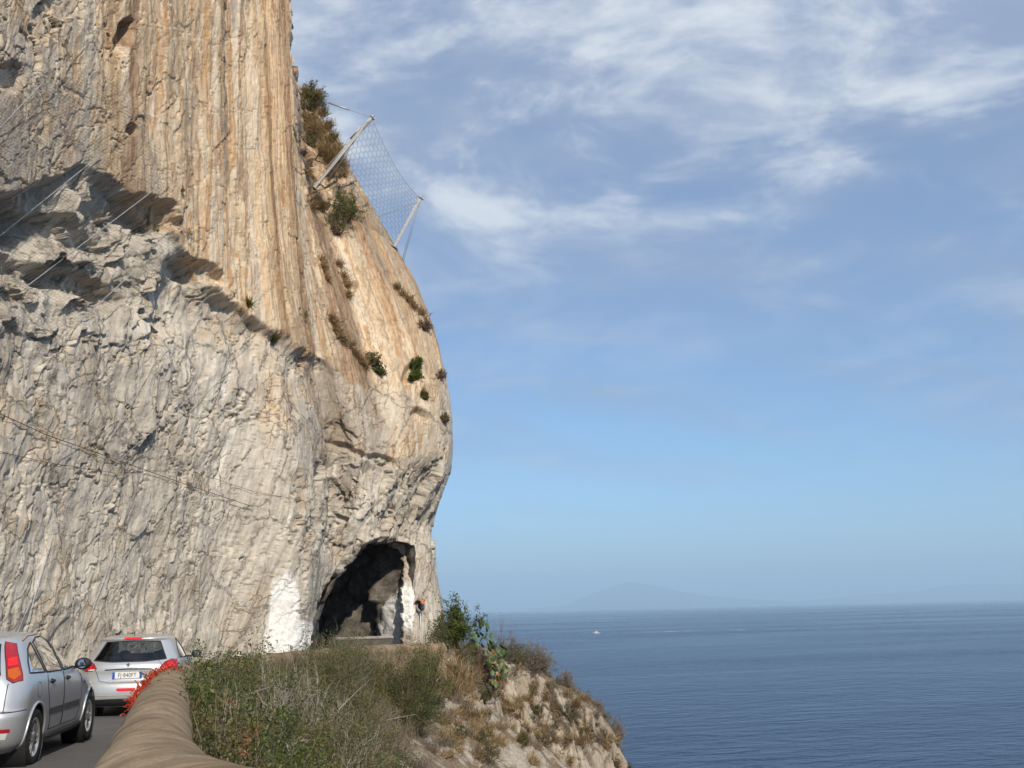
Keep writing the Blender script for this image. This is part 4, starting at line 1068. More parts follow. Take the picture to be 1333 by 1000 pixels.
# plants holding on in the cliff
def cl(px, py, out=0.0):
    loc, n_ = cliff_pt(px, py, out)
    return (loc, n_) if loc is not None else (P(px, py, 45), Vector((0.3, -0.9, 0.2)))
for i, (px, py, r, lf, lab, nl) in enumerate([
        (450, 282, 1.25, 'leaf_green', 'large dark green bush hanging below the foot of the catch fence post', 5200),
        (438, 300, 0.9, 'leaf_olive', 'olive twiggy bush under the large dark one below the catch fence', 1800),
        (541, 477, 0.38, 'leaf_bright', 'bright green oval bush in a hollow of the cliff nose', 2600),
        (543, 490, 0.34, 'leaf_bright', 'lower half of the bright green growth on the cliff nose', 2000),
        (551, 515, 0.24, 'leaf_moss', 'small ochre bush just below the bright green one', 1100),
        (484, 470, 0.42, 'leaf_olive', 'green bush at the end of the rusty grass ledge', 1800),
        (492, 482, 0.36, 'leaf_green', 'dark leafy clump below the end of the rusty ledge', 1400),
        (403, 190, 0.7, 'leaf_olive', 'dark shrub in the groove beside the flowstone buttress', 2200),
        (398, 140, 0.75, 'leaf_olive', 'tall shrub on the shoulder next to the flowstone edge', 2600),
        (577, 545, 0.25, 'leaf_olive', 'tiny olive bush near the outermost bulge of the cliff', 600),
        (550, 425, 0.4, 'leaf_dry', 'grey withered bush below the upper edge of the nose', 1000),
        (572, 490, 0.3, 'leaf_dry', 'grey dead bush close to the skyline of the nose', 700),
        (406, 122, 0.6, 'leaf_moss', 'yellowish bush on the skyline above the groove', 1600),
        (412, 132, 0.5, 'leaf_green', 'leafy sapling standing on the skyline shoulder', 900)]):
    loc, n_ = cl(px, py, 0.0)
    shrub(loc + n_ * (r * 0.4) - Vector((0, 0, r * 0.4)), r, r * 0.8, r * 1.15, 1000 + i, lf, nl, 0.075, 0.034, 'twig_brown', 46, 0.009, 0.1, 'cliff_bush', lab, hang=0.25)
for i, (px, py, h_, mt, n1) in enumerate([(323, 398, 0.42, 'leaf_moss', 70), (355, 442, 0.36, 'leaf_moss', 60)]):
    loc, n_ = cl(px, py)
    tuft(loc, 0.12, h_, 1050 + i, mt, n1, 0.022, 'spiky_tuft', 'spiky yellow-green tuft on the broken lip under the flowstone', 'spiky tufts under the flowstone', n_, 0.1)
for i, (px, py) in enumerate([(412, 128), (420, 148), (428, 165), (434, 180), (440, 192), (402, 160), (408, 175), (398, 225), (410, 262), (418, 270), (405, 272), (436, 430), (440, 438), (446, 445), (420, 350), (424, 362), (418, 340), (440, 345), (446, 360), (450, 372), (452, 385), (462, 462), (468, 470), (516, 375), (524, 384), (532, 392), (538, 400), (430, 415), (434, 422), (548, 408), (474, 478), (456, 452)]):
    loc, n_ = cl(px, py)
    tuft(loc, 0.3, 0.62 if i < 11 else 0.42, 1100 + i, 'grass_rust' if i % 4 else 'grass_dry', 240, 0.012, 'ledge_grass', 'rusty brown grass clump on a ledge high in the cliff', 'rusty grass on the cliff ledges', n_, 0.8)
for i, (px, py) in enumerate([(236, 250), (204, 300), (192, 290), (245, 305), (396, 412), (182, 298)]):
    loc, n_ = cl(px, py)
    shrub(loc, 0.16, 0.14, 0.2, 1200 + i, ['leaf_rust', 'leaf_bright', 'leaf_moss'][i % 3], 160, 0.06, 0.03, 'twig_grey', 8, 0.006, 0, 'cliff_sprig', 'tiny leafy sprig rooted in a crack of the cliff', 'sprigs in cliff cracks', hang=0.2)

for i, (px, py, Y) in enumerate([(405, 915, 17), (420, 925, 17), (440, 905, 19.5), (455, 915, 20), (470, 940, 19.5), (485, 950, 21), (455, 960, 17), (435, 985, 14.5), (480, 985, 18), (497, 930, 24), (508, 905, 27), (515, 930, 26), (530, 925, 28), (545, 905, 30), (490, 900, 25.5), (470, 870, 25), (500, 965, 22), (515, 985, 21.5)]):
    p = P(px, py, Y); z_ = max(ground_z(p.x, p.y), p.z - 0.55)
    tuft((p.x, p.y, z_), 0.38, 0.5, 1300 + i, 'grass_grey', 170, 0.006, 'slope_grass', 'dry straw-coloured grass clump between the thickets on the slope', 'straw grass clumps on the scrub slope', droop=0.9)
for i, px in enumerate([712, 724, 742, 753, 762, 770, 782, 788, 795, 800, 806, 810]):
    cy_ = float(np.interp(px, HC, crest)); lc = P(px, cy_ + 3, float(np.interp(px, HC, crY)) - 0.15); r = 0.2 + 0.16 * ((i * 7) % 5) / 5
    shrub(lc, r, r, r * 1.1, 1340 + i, ['leaf_dry', 'leaf_olive', 'leaf_dry'][i % 3], 600, 0.045, 0.018, 'twig_grey', 50, 0.006, 0.2, 'ledge_bush', LS, GS)

g = np.random.default_rng(5)
for i in range(26):
    u = g.uniform(0, 1); px = 392 + 52 * u + g.uniform(-6, 4); py = 118 + 92 * u + g.uniform(0, 34)
    loc, n_ = cl(px, py)
    if loc.y < 43: continue
    tuft(loc, 0.4, 0.8, 1400 + i, 'grass_rust' if i % 3 else 'grass_dry', 260, 0.014, 'shoulder_grass', 'clump of tawny grass on the rocky shoulder above the catch fence', 'tawny grass on the cliff shoulder', n_, 0.7)
M['twig_pale'] = simple('bleached_twig', (0.36, 0.32, 0.265), 0.9, 0, 0.1, 0.3, 6)
for i, (px, py, Y, r) in enumerate([(352, 874, 14.5, 0.5), (378, 868, 16, 0.6), (395, 888, 16, 0.55), (365, 900, 13.6, 0.45), (412, 872, 18.5, 0.6), (430, 905, 18, 0.6), (455, 950, 16.5, 0.6), (480, 945, 19.5, 0.6), (462, 985, 14.5, 0.5), (300, 905, 10.6, 0.3)]):
    p = P(px, py, Y); shrub((p.x, p.y, p.z - 0.7), r, r, 0.72, 1450 + i, 'leaf_dry', 0, 0.03, 0.01, 'twig_pale', 26, 0.007, 0, 'bare_branches', 'bleached bare branches sticking out of the green scrub', 'bleached branch tangles in the scrub', cat='branches')
# ------------------------------------------------------------------ cars
def paint(name, col, rough=0.32):
    def b(t):
        co = t.n('ShaderNodeTexCoord').outputs['Object']
        n = t.noise(co, 3.0, 5, 0.6); n2 = t.noise(co, 420, 2, 0.5)
        z = t.sep(co)[2]
        dirt = t.math('MULTIPLY', t.mapr(z, 0.15, 0.75, 1.0, 0.0), t.mapr(n, 0.3, 0.7))
        c = t.mix(t.math('MULTIPLY', n2, 0.12), col, tuple(min(1, k * 1.25) for k in col))
        c = t.mix(t.math('MULTIPLY', dirt, 0.5), c, (0.20, 0.18, 0.155))
        r_ = t.math('ADD', rough, t.math('MULTIPLY', dirt, 0.35))
        t.out(t.pbsdf(c, r_, 0.5, 0.55, None, **{'Coat Weight': 0.6, 'Coat Roughness': 0.08}).outputs[0])
    return material(name, b)
M['silver'] = paint('silver_paint', (0.52, 0.535, 0.56))
M['white_silver'] = paint('pale_silver_paint', (0.60, 0.60, 0.595))
M['rubber'] = simple('tyre_rubber', (0.018, 0.018, 0.019), 0.85, 0, 0.3, 0.3, 30)
M['black_trim'] = simple('black_trim', (0.022, 0.022, 0.024), 0.55, 0, 0.4, 0.2, 20)
M['grey_trim'] = simple('grey_trim', (0.06, 0.062, 0.066), 0.6, 0, 0.4, 0.2, 20)
M['alloy'] = simple('alloy_rim', (0.62, 0.62, 0.63), 0.32, 0.9, 0.5, 0.1, 9)
M['seat'] = simple('seat_cloth', (0.035, 0.036, 0.04), 0.9, 0, 0.2, 0.3, 40)
M['chrome'] = simple('chrome', (0.7, 0.7, 0.7), 0.15, 1.0)
M['amber'] = simple('amber_lens', (0.50, 0.10, 0.008), 0.15, 0, 0.5, 0.1, 60)
M['plate_white'] = simple('plate_white', (0.78, 0.78, 0.76), 0.4, 0, 0.4, 0.04)
M['plate_blue'] = simple('plate_blue', (0.02, 0.10, 0.50), 0.4, 0, 0.4, 0.05)
M['plate_ink'] = simple('plate_ink', (0.02, 0.02, 0.025), 0.5)
M['white_lens'] = simple('white_lens', (0.6, 0.6, 0.58), 0.2, 0, 0.5, 0.1, 60)
def lens(name, col, em):
    def b(t):
        co = t.n('ShaderNodeTexCoord').outputs['Object']
        n = t.noise(co, 70, 2, 0.5)
        c = t.mix(t.mapr(n, 0.3, 0.7), tuple(k * .7 for k in col), col)
        bs = t.pbsdf(c, 0.12, 0.5, 0, None, **{'Coat Weight': 0.5})
        if em:
            t.l(c, bs.inputs['Emission Color']); bs.inputs['Emission Strength'].default_value = em
        t.out(bs.outputs[0])
    return material(name, b)
M['red_lens'] = lens('red_lens', (0.42, 0.012, 0.02), 0)
M['red_lit'] = lens('red_lit_lens', (0.62, 0.012, 0.012), 0.55)
def glass_mat(t):
    fr = t.n('ShaderNodeFresnel'); fr.inputs[0].default_value = 1.5
    g_ = t.n('ShaderNodeBsdfGlossy'); g_.inputs['Roughness'].default_value = 0.03; g_.inputs['Color'].default_value = (0.95, 0.97, 1, 1)
    co = t.n('ShaderNodeTexCoord').outputs['Object']; n = t.noise(co, 2.0, 4, 0.5)
    tr = t.n('ShaderNodeBsdfTransparent'); t.l(t.mix(n, (0.46, 0.50, 0.50), (0.56, 0.60, 0.60)), tr.inputs[0])
    mx = t.n('ShaderNodeMixShader'); t.l(t.math('MULTIPLY', fr.outputs[0], 1.5, clamp=True), mx.inputs[0])
    t.l(tr.outputs[0], mx.inputs[1]); t.l(g_.outputs[0], mx.inputs[2]); t.out(mx.outputs[0])
M['glass'] = material('car_glass', glass_mat)
def mirror_mat(t): t.out(t.pbsdf((0.42, 0.43, 0.45), 0.05, 0.5, 1.0).outputs[0])
M['mirror'] = material('mirror_glass', mirror_mat)

class Car:
    def __init__(s, name, table, paint_m, loc, heading, label, wheels, wr):
        s.root = empty(name, loc, heading + math.pi / 2)     # local +x is forward
        tag(s.root, label, 'car', None)
        T = np.array(table, float); n = 96
        u = np.linspace(0, len(T) - 1, n)
        s.t = catmull(T, u); s.paint = paint_m; s.wheels = wheels; s.wr = wr
        na, nb = 34, 96
        ph = np.linspace(0, math.pi / 2, na)
        rings = []
        for z, xr, xf, w, ar, ex in s.t:
            w = max(w, 0.02); ar = min(ar, (xf - xr) * .45); af = min(0.75, (xf - xr) * .45)
            cy = np.clip(np.sin(ph), 0, 1) ** (2 / ex); cx = np.clip(np.cos(ph), 0, 1) ** (2 / ex)
            rear = np.stack([xr + ar * (1 - cx), -w * cy], 1)
            fy = np.clip(np.sin(ph[::-1]), 0, 1) ** (2 / 2.6); fx = np.clip(np.cos(ph[::-1]), 0, 1) ** (2 / 2.6)
            frn = np.stack([xf - af * (1 - fx), -w * fy * 0.985], 1)
            sx = np.linspace(xr + ar, xf - af, nb)[1:-1]
            sd = np.stack([sx, -w * (1 + 0.012 * np.sin(np.linspace(0, math.pi, nb))[1:-1])], 1)
            half = np.concatenate([rear, sd, frn])
            other = half[::-1][1:-1] * np.array([1, -1])
            ring = np.concatenate([half, other]); rings.append(np.concatenate([ring, np.full((len(ring), 1), z)], 1))
        V = np.array(rings); nr, nc = V.shape[:2]
        idx = np.arange(nr * nc).reshape(nr, nc); nx = np.roll(idx, -1, 1)
        Q = np.stack([idx[:-1], nx[:-1], nx[1:], idx[1:]], -1).reshape(-1, 4)
        V = V.reshape(-1, 3)
        tp = V[(nr - 1) * nc:].mean(0) + np.array([0, 0, 0.004]); V = np.concatenate([V, tp[None]])
        tri = np.array([((nr - 1) * nc + j, (nr - 1) * nc + (j + 1) % nc, len(V) - 1) for j in range(nc)])
        s.V, s.Q, s.tri = V, Q, tri
        s.bvh = BVHTree.FromPolygons([tuple(p) for p in V], [tuple(q) for q in Q] + [tuple(q) for q in tri])
        s.cut = np.zeros(len(Q), bool)
    def shoot(s, a, z, view):
        if view == 'rear': o, d = Vector((-3, a, z)), Vector((1, 0, 0))
        elif view == 'front': o, d = Vector((8, a, z)), Vector((-1, 0, 0))
        elif view == 'right': o, d = Vector((a, -3, z)), Vector((0, 1, 0))
        elif view == 'left': o, d = Vector((a, 3, z)), Vector((0, -1, 0))
        h = s.bvh.ray_cast(o, d)
        if h[0] is None: return o + d * 2.2, -d
        n = h[1] if h[1].dot(d) < 0 else -h[1]
        return h[0], n
    def densify(s, poly, step=0.03):
        poly = [np.array(p, float) for p in poly]; out = []
        for i, p in enumerate(poly):
            q = poly[(i + 1) % len(poly)]; k = max(1, int(np.linalg.norm(q - p) / step))
            out += [p + (q - p) * j / k for j in range(k)]
        return out
    def patch(s, name, poly, view, off, mat, parent=None, rings=7, scale=1.0):
        poly = s.densify(poly); c = sum(poly) / len(poly); vs = []; fs = []; n = len(poly)
        for k in range(rings):
            for p in poly:
                q = c + (p - c) * scale * (1 - k / rings)
                h, nn = s.shoot(q[0], q[1], view); vs.append(h + nn * off)
        h, nn = s.shoot(c[0], c[1], view); vs.append(h + nn * off)
        for k in range(rings - 1):
            for j in range(n): fs.append((k * n + j, k * n + (j + 1) % n, (k + 1) * n + (j + 1) % n, (k + 1) * n + j))
        for j in range(n): fs.append(((rings - 1) * n + j, (rings - 1) * n + (j + 1) % n, rings * n))
        mb = MB(); mb.add(vs, fs)
        return mb.build(name, mat, parent or s.root, True)
    def line(s, name, pts, view, r, mat, parent=None, closed=False, off=0.0, step=0.04):
        if closed: d = s.densify(pts, step)
        else:
            d = []
            for a, b in zip(pts[:-1], pts[1:]):
                a = np.array(a); b = np.array(b); k = max(1, int(np.linalg.norm(b - a) / step)); d += [a + (b - a) * j / k for j in range(k)]
            d.append(np.array(pts[-1]))
        vs = []
        for q in d:
            h, nn = s.shoot(q[0], q[1], view); vs.append(h + nn * off)
        mb = MB(); mb.tube(vs, r, 5, closed); return mb.build(name, mat, parent or s.root, True)
    def hole(s, poly, view):
        c = s.V[s.Q].mean(1)
        if view in ('left', 'right'):
            k = inpoly(c[:, 0], c[:, 2], np.array(poly)) & ((c[:, 1] < -0.3) if view == 'right' else (c[:, 1] > 0.3))
        else:
            k = inpoly(c[:, 1], c[:, 2], np.array(poly)) & ((c[:, 0] < 1.2) if view == 'rear' else (c[:, 0] > 1.7))
        s.cut |= k
    def window(s, poly, view, mat='glass'):
        s.hole(poly, view)
        w = s.patch('window', poly, view, 0.003, M[mat])
        s.line('window_seal', poly, view, 0.012, M['black_trim'], w, True)
    def finish(s):
        c = s.V[s.Q].mean(1)
        for x, in [(w,) for w in s.wheels]:
            k = (np.hypot(c[:, 0] - x, c[:, 2] - s.wr) < s.wr + 0.055) & (abs(c[:, 1]) > 0.45); s.cut |= k
        me = mesh_np('body', s.V, s.Q[~s.cut], s.tri)
        link('body', me, s.paint, s.root, True)
        fl = MB(); fl.box((np.mean(s.t[0, 1:3]), 0, 0.24), (s.t[0, 2] - s.t[0, 1] - 0.1, 1.1, 0.06)); fl.build('underside', M['black_trim'], s.root)
        fl = MB(); fl.box((1.7, 0, 0.5), (2.6, 1.35, 0.04)); fl.build('cabin_floor', M['seat'], s.root)
        for x in s.wheels:
            for sd in (-1, 1):
                lin = MB(); prof = [(s.wr + 0.06, -0.14), (s.wr + 0.06, 0.145)]
                lin.lathe([(0.01, -0.14)] + prof, (x, sd * 0.70, s.wr), (0, sd, 0), 30); lin.build('wheel_well', M['black_trim'], s.root, True)
                arch = MB(); pts = []
                for a in np.linspace(R(-12), R(192), 26):
                    ax, az = x + (s.wr + 0.058) * math.cos(a), s.wr + (s.wr + 0.058) * math.sin(a)
                    h, nn = s.shoot(ax, max(az, 0.2), 'right' if sd < 0 else 'left'); pts.append(h + nn * 0.002)
                arch.tube(pts, 0.016, 6); arch.build('wheel_arch', s.paint, s.root, True)
                w = empty('wheel', (x, sd * 0.755, s.wr)); w.parent = s.root
                ty = MB(); r_ = s.wr
                ty.lathe([(r_ * .66, -.085), (r_ * .80, -.10), (r_ * .94, -.095), (r_ * .995, -.07), (r_, 0), (r_ * .995, .07), (r_ * .94, .095), (r_ * .80, .10), (r_ * .66, .085)], (0, 0, 0), (0, sd, 0), 40)
                ty.build('tyre', M['rubber'], w, True)
                rm = MB(); rm.lathe([(r_ * .68, .085), (r_ * .66, .088), (r_ * .62, .07), (r_ * .60, -.05), (r_ * .05, -.05)], (0, 0, 0), (0, sd, 0), 40)
                for k in range(7):
                    a = k * 2 * math.pi / 7; rot = Matrix.Rotation(a, 3, 'Y')
                    for dv in (-.018, .018):
                        rm.box(rot @ Vector((dv * 1.3, 0, r_ * .36)) + Vector((0, sd * .062, 0)), (.022, .022, r_ * .54), rot)
                rm.lathe([(0.0, .085), (r_ * .13, .085), (r_ * .2, .07), (r_ * .2, .03)], (0, 0, 0), (0, sd, 0), 20)
                rm.build('rim', M['alloy'], w, False)
        # seats
        for x, ys in ((1.75, (-.36, .36)), (0.98, (-.40, .40))):
            for y in ys:
                st_ = MB(); st_.box((x, y, 0.72), (.16, .46, .46), Matrix.Rotation(-.22, 3, 'Y')); st_.box((x + .22, y, .55), (.46, .48, .14)); o = st_.build('seat', M['seat'], s.root)
                hd = MB(); hd.ellipsoid((x - .07, y, 1.06), .05, .13, .09); hd.build('headrest', M['seat'], o, True)
        ds = MB(); ds.box((2.55, 0, .84), (.5, 1.3, .22)); ds.build('dashboard', M['black_trim'], s.root)
    def mirror(s, x, z, y, sd):
        m_ = MB(); m_.ellipsoid((x, sd * (y + .11), z), .075, .11, .075, None, 14, 10); o = m_.build('door_mirror', M['black_trim'], s.root, True)
        a = MB(); a.tube([(x + .02, sd * (y - .05), z - .05), (x, sd * (y + .06), z - .03)], .022, 6); a.build('mirror_arm', M['black_trim'], o, True)
        g_ = MB(); g_.lathe([(0, 0), (.055, 0)], (x - .07, sd * (y + .11), z), (-1, 0, 0), 16); g_.build('mirror_glass', M['mirror'], o)
    def handle(s, x, z, side, mat):
        h, nn = s.shoot(x, z, side); mb = MB(); mb.ellipsoid(h + nn * 0.018, .085, .016, .020, None, 12, 8); o = mb.build('door_handle', mat, s.root, True)
        b_ = MB(); b_.ellipsoid(h + nn * 0.001, .05, .012, .032, None, 12, 8); b_.build('handle_recess', M['black_trim'], o, True)

def flip(poly): return [(-a, b) for a, b in poly]
# --- older silver hatchback with tall lamps on the rear pillars
tabA = [  # z, rear x, front x, half width, rear corner length, corner exponent
    (0.19, 0.14, 3.98, 0.70, 0.40, 2.8), (0.27, 0.05, 4.08, 0.80, 0.44, 2.9), (0.40, 0.005, 4.14, 0.84, 0.46, 2.9), (0.54, 0.0, 4.14, 0.850, 0.46, 2.9), (0.60, 0.02, 4.11, 0.852, 0.46, 2.9),
    (0.64, 0.055, 4.06, 0.853, 0.45, 2.9), (0.74, 0.085, 3.92, 0.853, 0.45, 2.9), (0.84, 0.12, 3.55, 0.845, 0.45, 2.9), (0.93, 0.155, 3.2, 0.828, 0.46, 2.8), (1.00, 0.195, 2.94, 0.80, 0.47, 2.8),
    (1.12, 0.27, 2.68, 0.742, 0.48, 2.8), (1.24, 0.365, 2.45, 0.682, 0.48, 2.9), (1.33, 0.47, 2.24, 0.625, 0.46, 2.9), (1.385, 0.60, 2.06, 0.565, 0.44, 2.8), (1.415, 0.80, 1.92, 0.46, 0.4, 2.5), (1.43, 1.05, 1.75, 0.25, 0.3, 2.3)]
thA = R(9.5)
rwA = Vector((P(45, 980, 12.4).x, 12.4)); fwd = Vector((-math.sin(thA), math.cos(thA))); rgt = Vector((math.cos(thA), math.sin(thA)))
orgA = rwA - fwd * 0.76 - rgt * 0.855
A_ = Car('hatchback_car', tabA, M['silver'], (orgA.x, orgA.y, float(road_z(orgA.y + 2))), thA, 'silver hatchback with tall lamps on its rear pillars, behind the other car', (0.76, 3.375), 0.305)
q_l = [(0.54, 0.99), (0.62, 1.10), (0.79, 1.235), (1.00, 1.305), (1.09, 0.975)]
d_r = [(1.145, 0.97), (1.095, 1.305), (1.35, 1.355), (1.80, 1.362), (1.83, 0.962)]
d_f = [(1.905, 0.962), (1.88, 1.36), (2.06, 1.325), (2.34, 1.20), (2.74, 0.975)]
for v in ('right', 'left'):
    for pl in (q_l, d_r, d_f): A_.window(pl, v)
A_.window([(-.56, .985), (-.47, 1.30), (.47, 1.30), (.56, .985)], 'rear')
A_.window([(-.66, 1.02), (-.52, 1.34), (.52, 1.34), (.66, 1.02)], 'front')
lampA = [(-.635, .945), (-.585, 1.10), (-.50, 1.325), (-.60, 1.30), (-.675, 1.15), (-.755, .985), (-.775, .925), (-.70, .905)]
for f_ in (lambda p: p, flip):
    lo = A_.patch('tail_lamp', f_(lampA), 'rear', 0.008, M['red_lens'])
    A_.line('lamp_rim', f_(lampA), 'rear', 0.007, M['black_trim'], lo, True, 0.004)
    A_.patch('indicator', f_([(-.64, .965), (-.617, 1.035), (-.70, 1.055), (-.745, .975), (-.70, .93)]), 'rear', 0.013, M['amber'], lo, 4)
    A_.patch('brake_lamp', f_([(-.61, 1.065), (-.585, 1.15), (-.65, 1.165), (-.69, 1.08)]), 'rear', 0.013, M['red_lit'], lo, 4)
    A_.patch('rear_reflector', f_([(-.50, .42), (-.50, .455), (-.74, .45), (-.74, .415)]), 'rear', 0.006, M['red_lens'])
    A_.patch('reversing_lamp', f_([(-.52, .345), (-.51, .412), (-.72, .408), (-.70, .345)]), 'rear', 0.005, M['white_lens'])
for v in ('right', 'left'):
    A_.line('door_seam', [(1.16, .94), (1.15, .78), (1.22, .62), (1.30, .45), (1.33, .33), (1.86, .33), (1.87, .95)], v, .006, M['black_trim'])
    A_.line('door_seam', [(1.88, .95), (1.88, .33), (2.66, .33), (2.80, .60), (2.80, .95)], v, .006, M['black_trim'])
    A_.patch('side_moulding', [(1.26, .50), (1.24, .565), (1.85, .565), (1.85, .50)], v, .010, M['grey_trim'])
    A_.patch('side_moulding', [(1.90, .50), (1.90, .565), (2.70, .565), (2.69, .50)], v, .010, M['grey_trim'])
    A_.line('sill', [(1.15, .25), (3.0, .25)], v, .045, M['black_trim'])
    A_.handle(1.32, .86, v, M['black_trim']); A_.handle(2.04, .86, v, M['black_trim'])
    A_.line('bumper_seam', [(0.36, .625), (0.12, .61)], v, .006, M['black_trim'])
    A_.patch('side_repeater', [(2.92, .74), (2.92, .775), (3.0, .775), (3.0, .74)], v, .006, M['amber'], None, 3)
A_.line('fuel_flap', [(0.80 + .085 * math.cos(a), .80 + .085 * math.sin(a)) for a in np.linspace(0, 2 * math.pi, 16, endpoint=False)], 'right', .004, M['grey_trim'], None, True)
A_.line('tailgate_seam', [(-.66, .62), (-.66, .90)], 'rear', .005, M['black_trim']); A_.line('tailgate_seam', [(.66, .62), (.66, .90)], 'rear', .005, M['black_trim'])
A_.line('bumper_edge', [(-.74, .615), (-.3, .61), (.3, .61), (.74, .615)], 'rear', .006, M['black_trim'])
A_.patch('number_plate', [(-.26, .70), (-.26, .81), (.26, .81), (.26, .70)], 'rear', .008, M['plate_white'], None, 3)
A_.patch('lower_valance', [(-.62, .22), (-.66, .325), (.66, .325), (.62, .22)], 'rear', .006, M['black_trim'], None, 4)
for sd in (-1, 1): A_.mirror(2.58, 1.0, 0.80, sd)
A_.line('roof_seam', [(0.78, 1.325), (1.1, 1.375), (1.8, 1.392), (2.1, 1.352)], 'right', .006, M['grey_trim'])
A_.finish(); A_.root.scale = (1.0, 1.0, 1.055)

# --- newer small hatchback ahead of it
tabB = [
    (0.20, 0.12, 3.82, 0.72, 0.42, 2.7), (0.28, 0.03, 3.92, 0.83, 0.46, 2.8), (0.40, 0.0, 3.96, 0.862, 0.48, 2.8), (0.52, 0.005, 3.95, 0.868, 0.48, 2.8), (0.60, 0.03, 3.92, 0.87, 0.48, 2.8),
    (0.66, 0.085, 3.82, 0.872, 0.47, 2.8), (0.76, 0.10, 3.60, 0.872, 0.47, 2.8), (0.86, 0.095, 3.3, 0.866, 0.48, 2.7), (0.94, 0.12, 3.0, 0.85, 0.50, 2.6), (1.01, 0.19, 2.78, 0.815, 0.50, 2.6),
    (1.12, 0.29, 2.55, 0.76, 0.50, 2.6), (1.24, 0.39, 2.32, 0.70, 0.48, 2.7), (1.34, 0.47, 2.12, 0.645, 0.45, 2.8), (1.40, 0.46, 1.98, 0.60, 0.40, 2.9), (1.435, 0.58, 1.86, 0.52, 0.4, 2.6), (1.455, 0.85, 1.72, 0.36, 0.35, 2.4), (1.462, 1.1, 1.6, 0.16, 0.25, 2.2)]
thB = R(10.0)
fB = Vector((-math.sin(thB), math.cos(thB)))
orgB = Vector((P(164, 890, 19.4).x, 19.4))
B_ = Car('hatchback_car', tabB, M['white_silver'], (orgB.x, orgB.y, float(road_z(orgB.y + 1.5))), thB, 'small pale silver hatchback with claw-shaped lit lamps and white number plate', (0.72, 3.26), 0.305)
wl_ = [(0.80, 1.02), (0.98, 1.16), (1.15, 1.27), (1.35, 1.345), (1.56, 1.365), (1.60, 1.0)]
wf_ = [(1.68, 1.0), (1.64, 1.368), (1.86, 1.335), (2.18, 1.20), (2.50, 1.005)]
for v in ('right', 'left'):
    B_.window(wl_, v); B_.window(wf_, v)
B_.window([(-.64, 1.015), (-.585, 1.12), (-.48, 1.335), (0, 1.352), (.48, 1.335), (.585, 1.12), (.64, 1.015), (0.3, .985), (-.3, .985)], 'rear')
B_.window([(-.66, 1.05), (-.52, 1.36), (.52, 1.36), (.66, 1.05)], 'front')
lampB = [(-.555, .875), (-.62, .955), (-.72, 1.005), (-.80, .995), (-.835, .93), (-.84, .86), (-.75, .825), (-.64, .835)]
for f_ in (lambda p: p, flip):
    lo = B_.patch('tail_lamp', f_(lampB), 'rear', 0.008, M['red_lens'])
    B_.line('lamp_rim', f_(lampB), 'rear', 0.006, M['black_trim'], lo, True, 0.004)
    for k in range(3):
        x0 = -.63 - .06 * k
        B_.patch('lamp_claw', f_([(x0, .86), (x0 - .035, .93), (x0 - .075, .965), (x0 - .055, .90), (x0 - .03, .855)]), 'rear', 0.013, M['red_lit'], lo, 3)
    B_.patch('reversing_lamp', f_([(-.60, .842), (-.58, .868), (-.68, .862), (-.72, .835)]), 'rear', 0.014, M['white_lens'], lo, 3)
    B_.patch('corner_trim', f_([(-.55, .255), (-.58, .335), (-.80, .345), (-.78, .27)]), 'rear', .004, M['black_trim'], None, 3)  # black patch low on each rear corner
B_.patch('high_brake_lamp', [(-.17, 1.385), (-.17, 1.412), (.17, 1.412), (.17, 1.385)], 'rear', 0.008, M['red_lit'], None, 3)
B_.patch('fog_lamp', [(-.17, .50), (-.13, .475), (.13, .475), (.17, .50), (.16, .525), (-.16, .525)], 'rear', 0.008, M['red_lit'], None, 3)
B_.patch('lower_valance', [(-.74, .215), (-.78, .33), (-.3, .345), (.3, .345), (.78, .33), (.74, .215)], 'rear', .007, M['black_trim'], None, 5)
B_.patch('plate_recess', [(-.34, .665), (-.40, .845), (.40, .845), (.34, .665)], 'rear', .004, M['white_silver'], None, 4)
B_.line('tailgate_trim', [(-.40, .850), (0, .862), (.40, .850)], 'rear', .010, M['black_trim'], None, False, .006)
B_.line('tailgate_seam', [(-.66, .97), (-.55, .80), (-.50, .66), (-.3, .62), (.3, .62), (.50, .66), (.55, .80), (.66, .97)], 'rear', .005, M['black_trim'])
B_.line('bumper_crease', [(-.80, .40), (-.3, .405), (.3, .405), (.80, .40)], 'rear', .007, M['white_silver'])
for v in ('right', 'left'):
    B_.line('door_seam', [(1.20, .98), (1.10, .74), (1.13, .40), (1.66, .36), (1.66, .98)], v, .006, M['black_trim'])
    B_.line('door_seam', [(1.67, .98), (1.68, .36), (2.46, .36), (2.60, .6), (2.58, .98)], v, .006, M['black_trim'])
    B_.handle(1.36, .90, v, M['white_silver']); B_.handle(1.86, .90, v, M['white_silver'])
for sd in (-1, 1): B_.mirror(2.32, 1.03, 0.83, sd)
an = MB(); an.tube([(0.62, 0, 1.43), (0.55, 0, 1.52)], .006, 5); an.build('aerial', M['black_trim'], B_.root)
B_.finish()
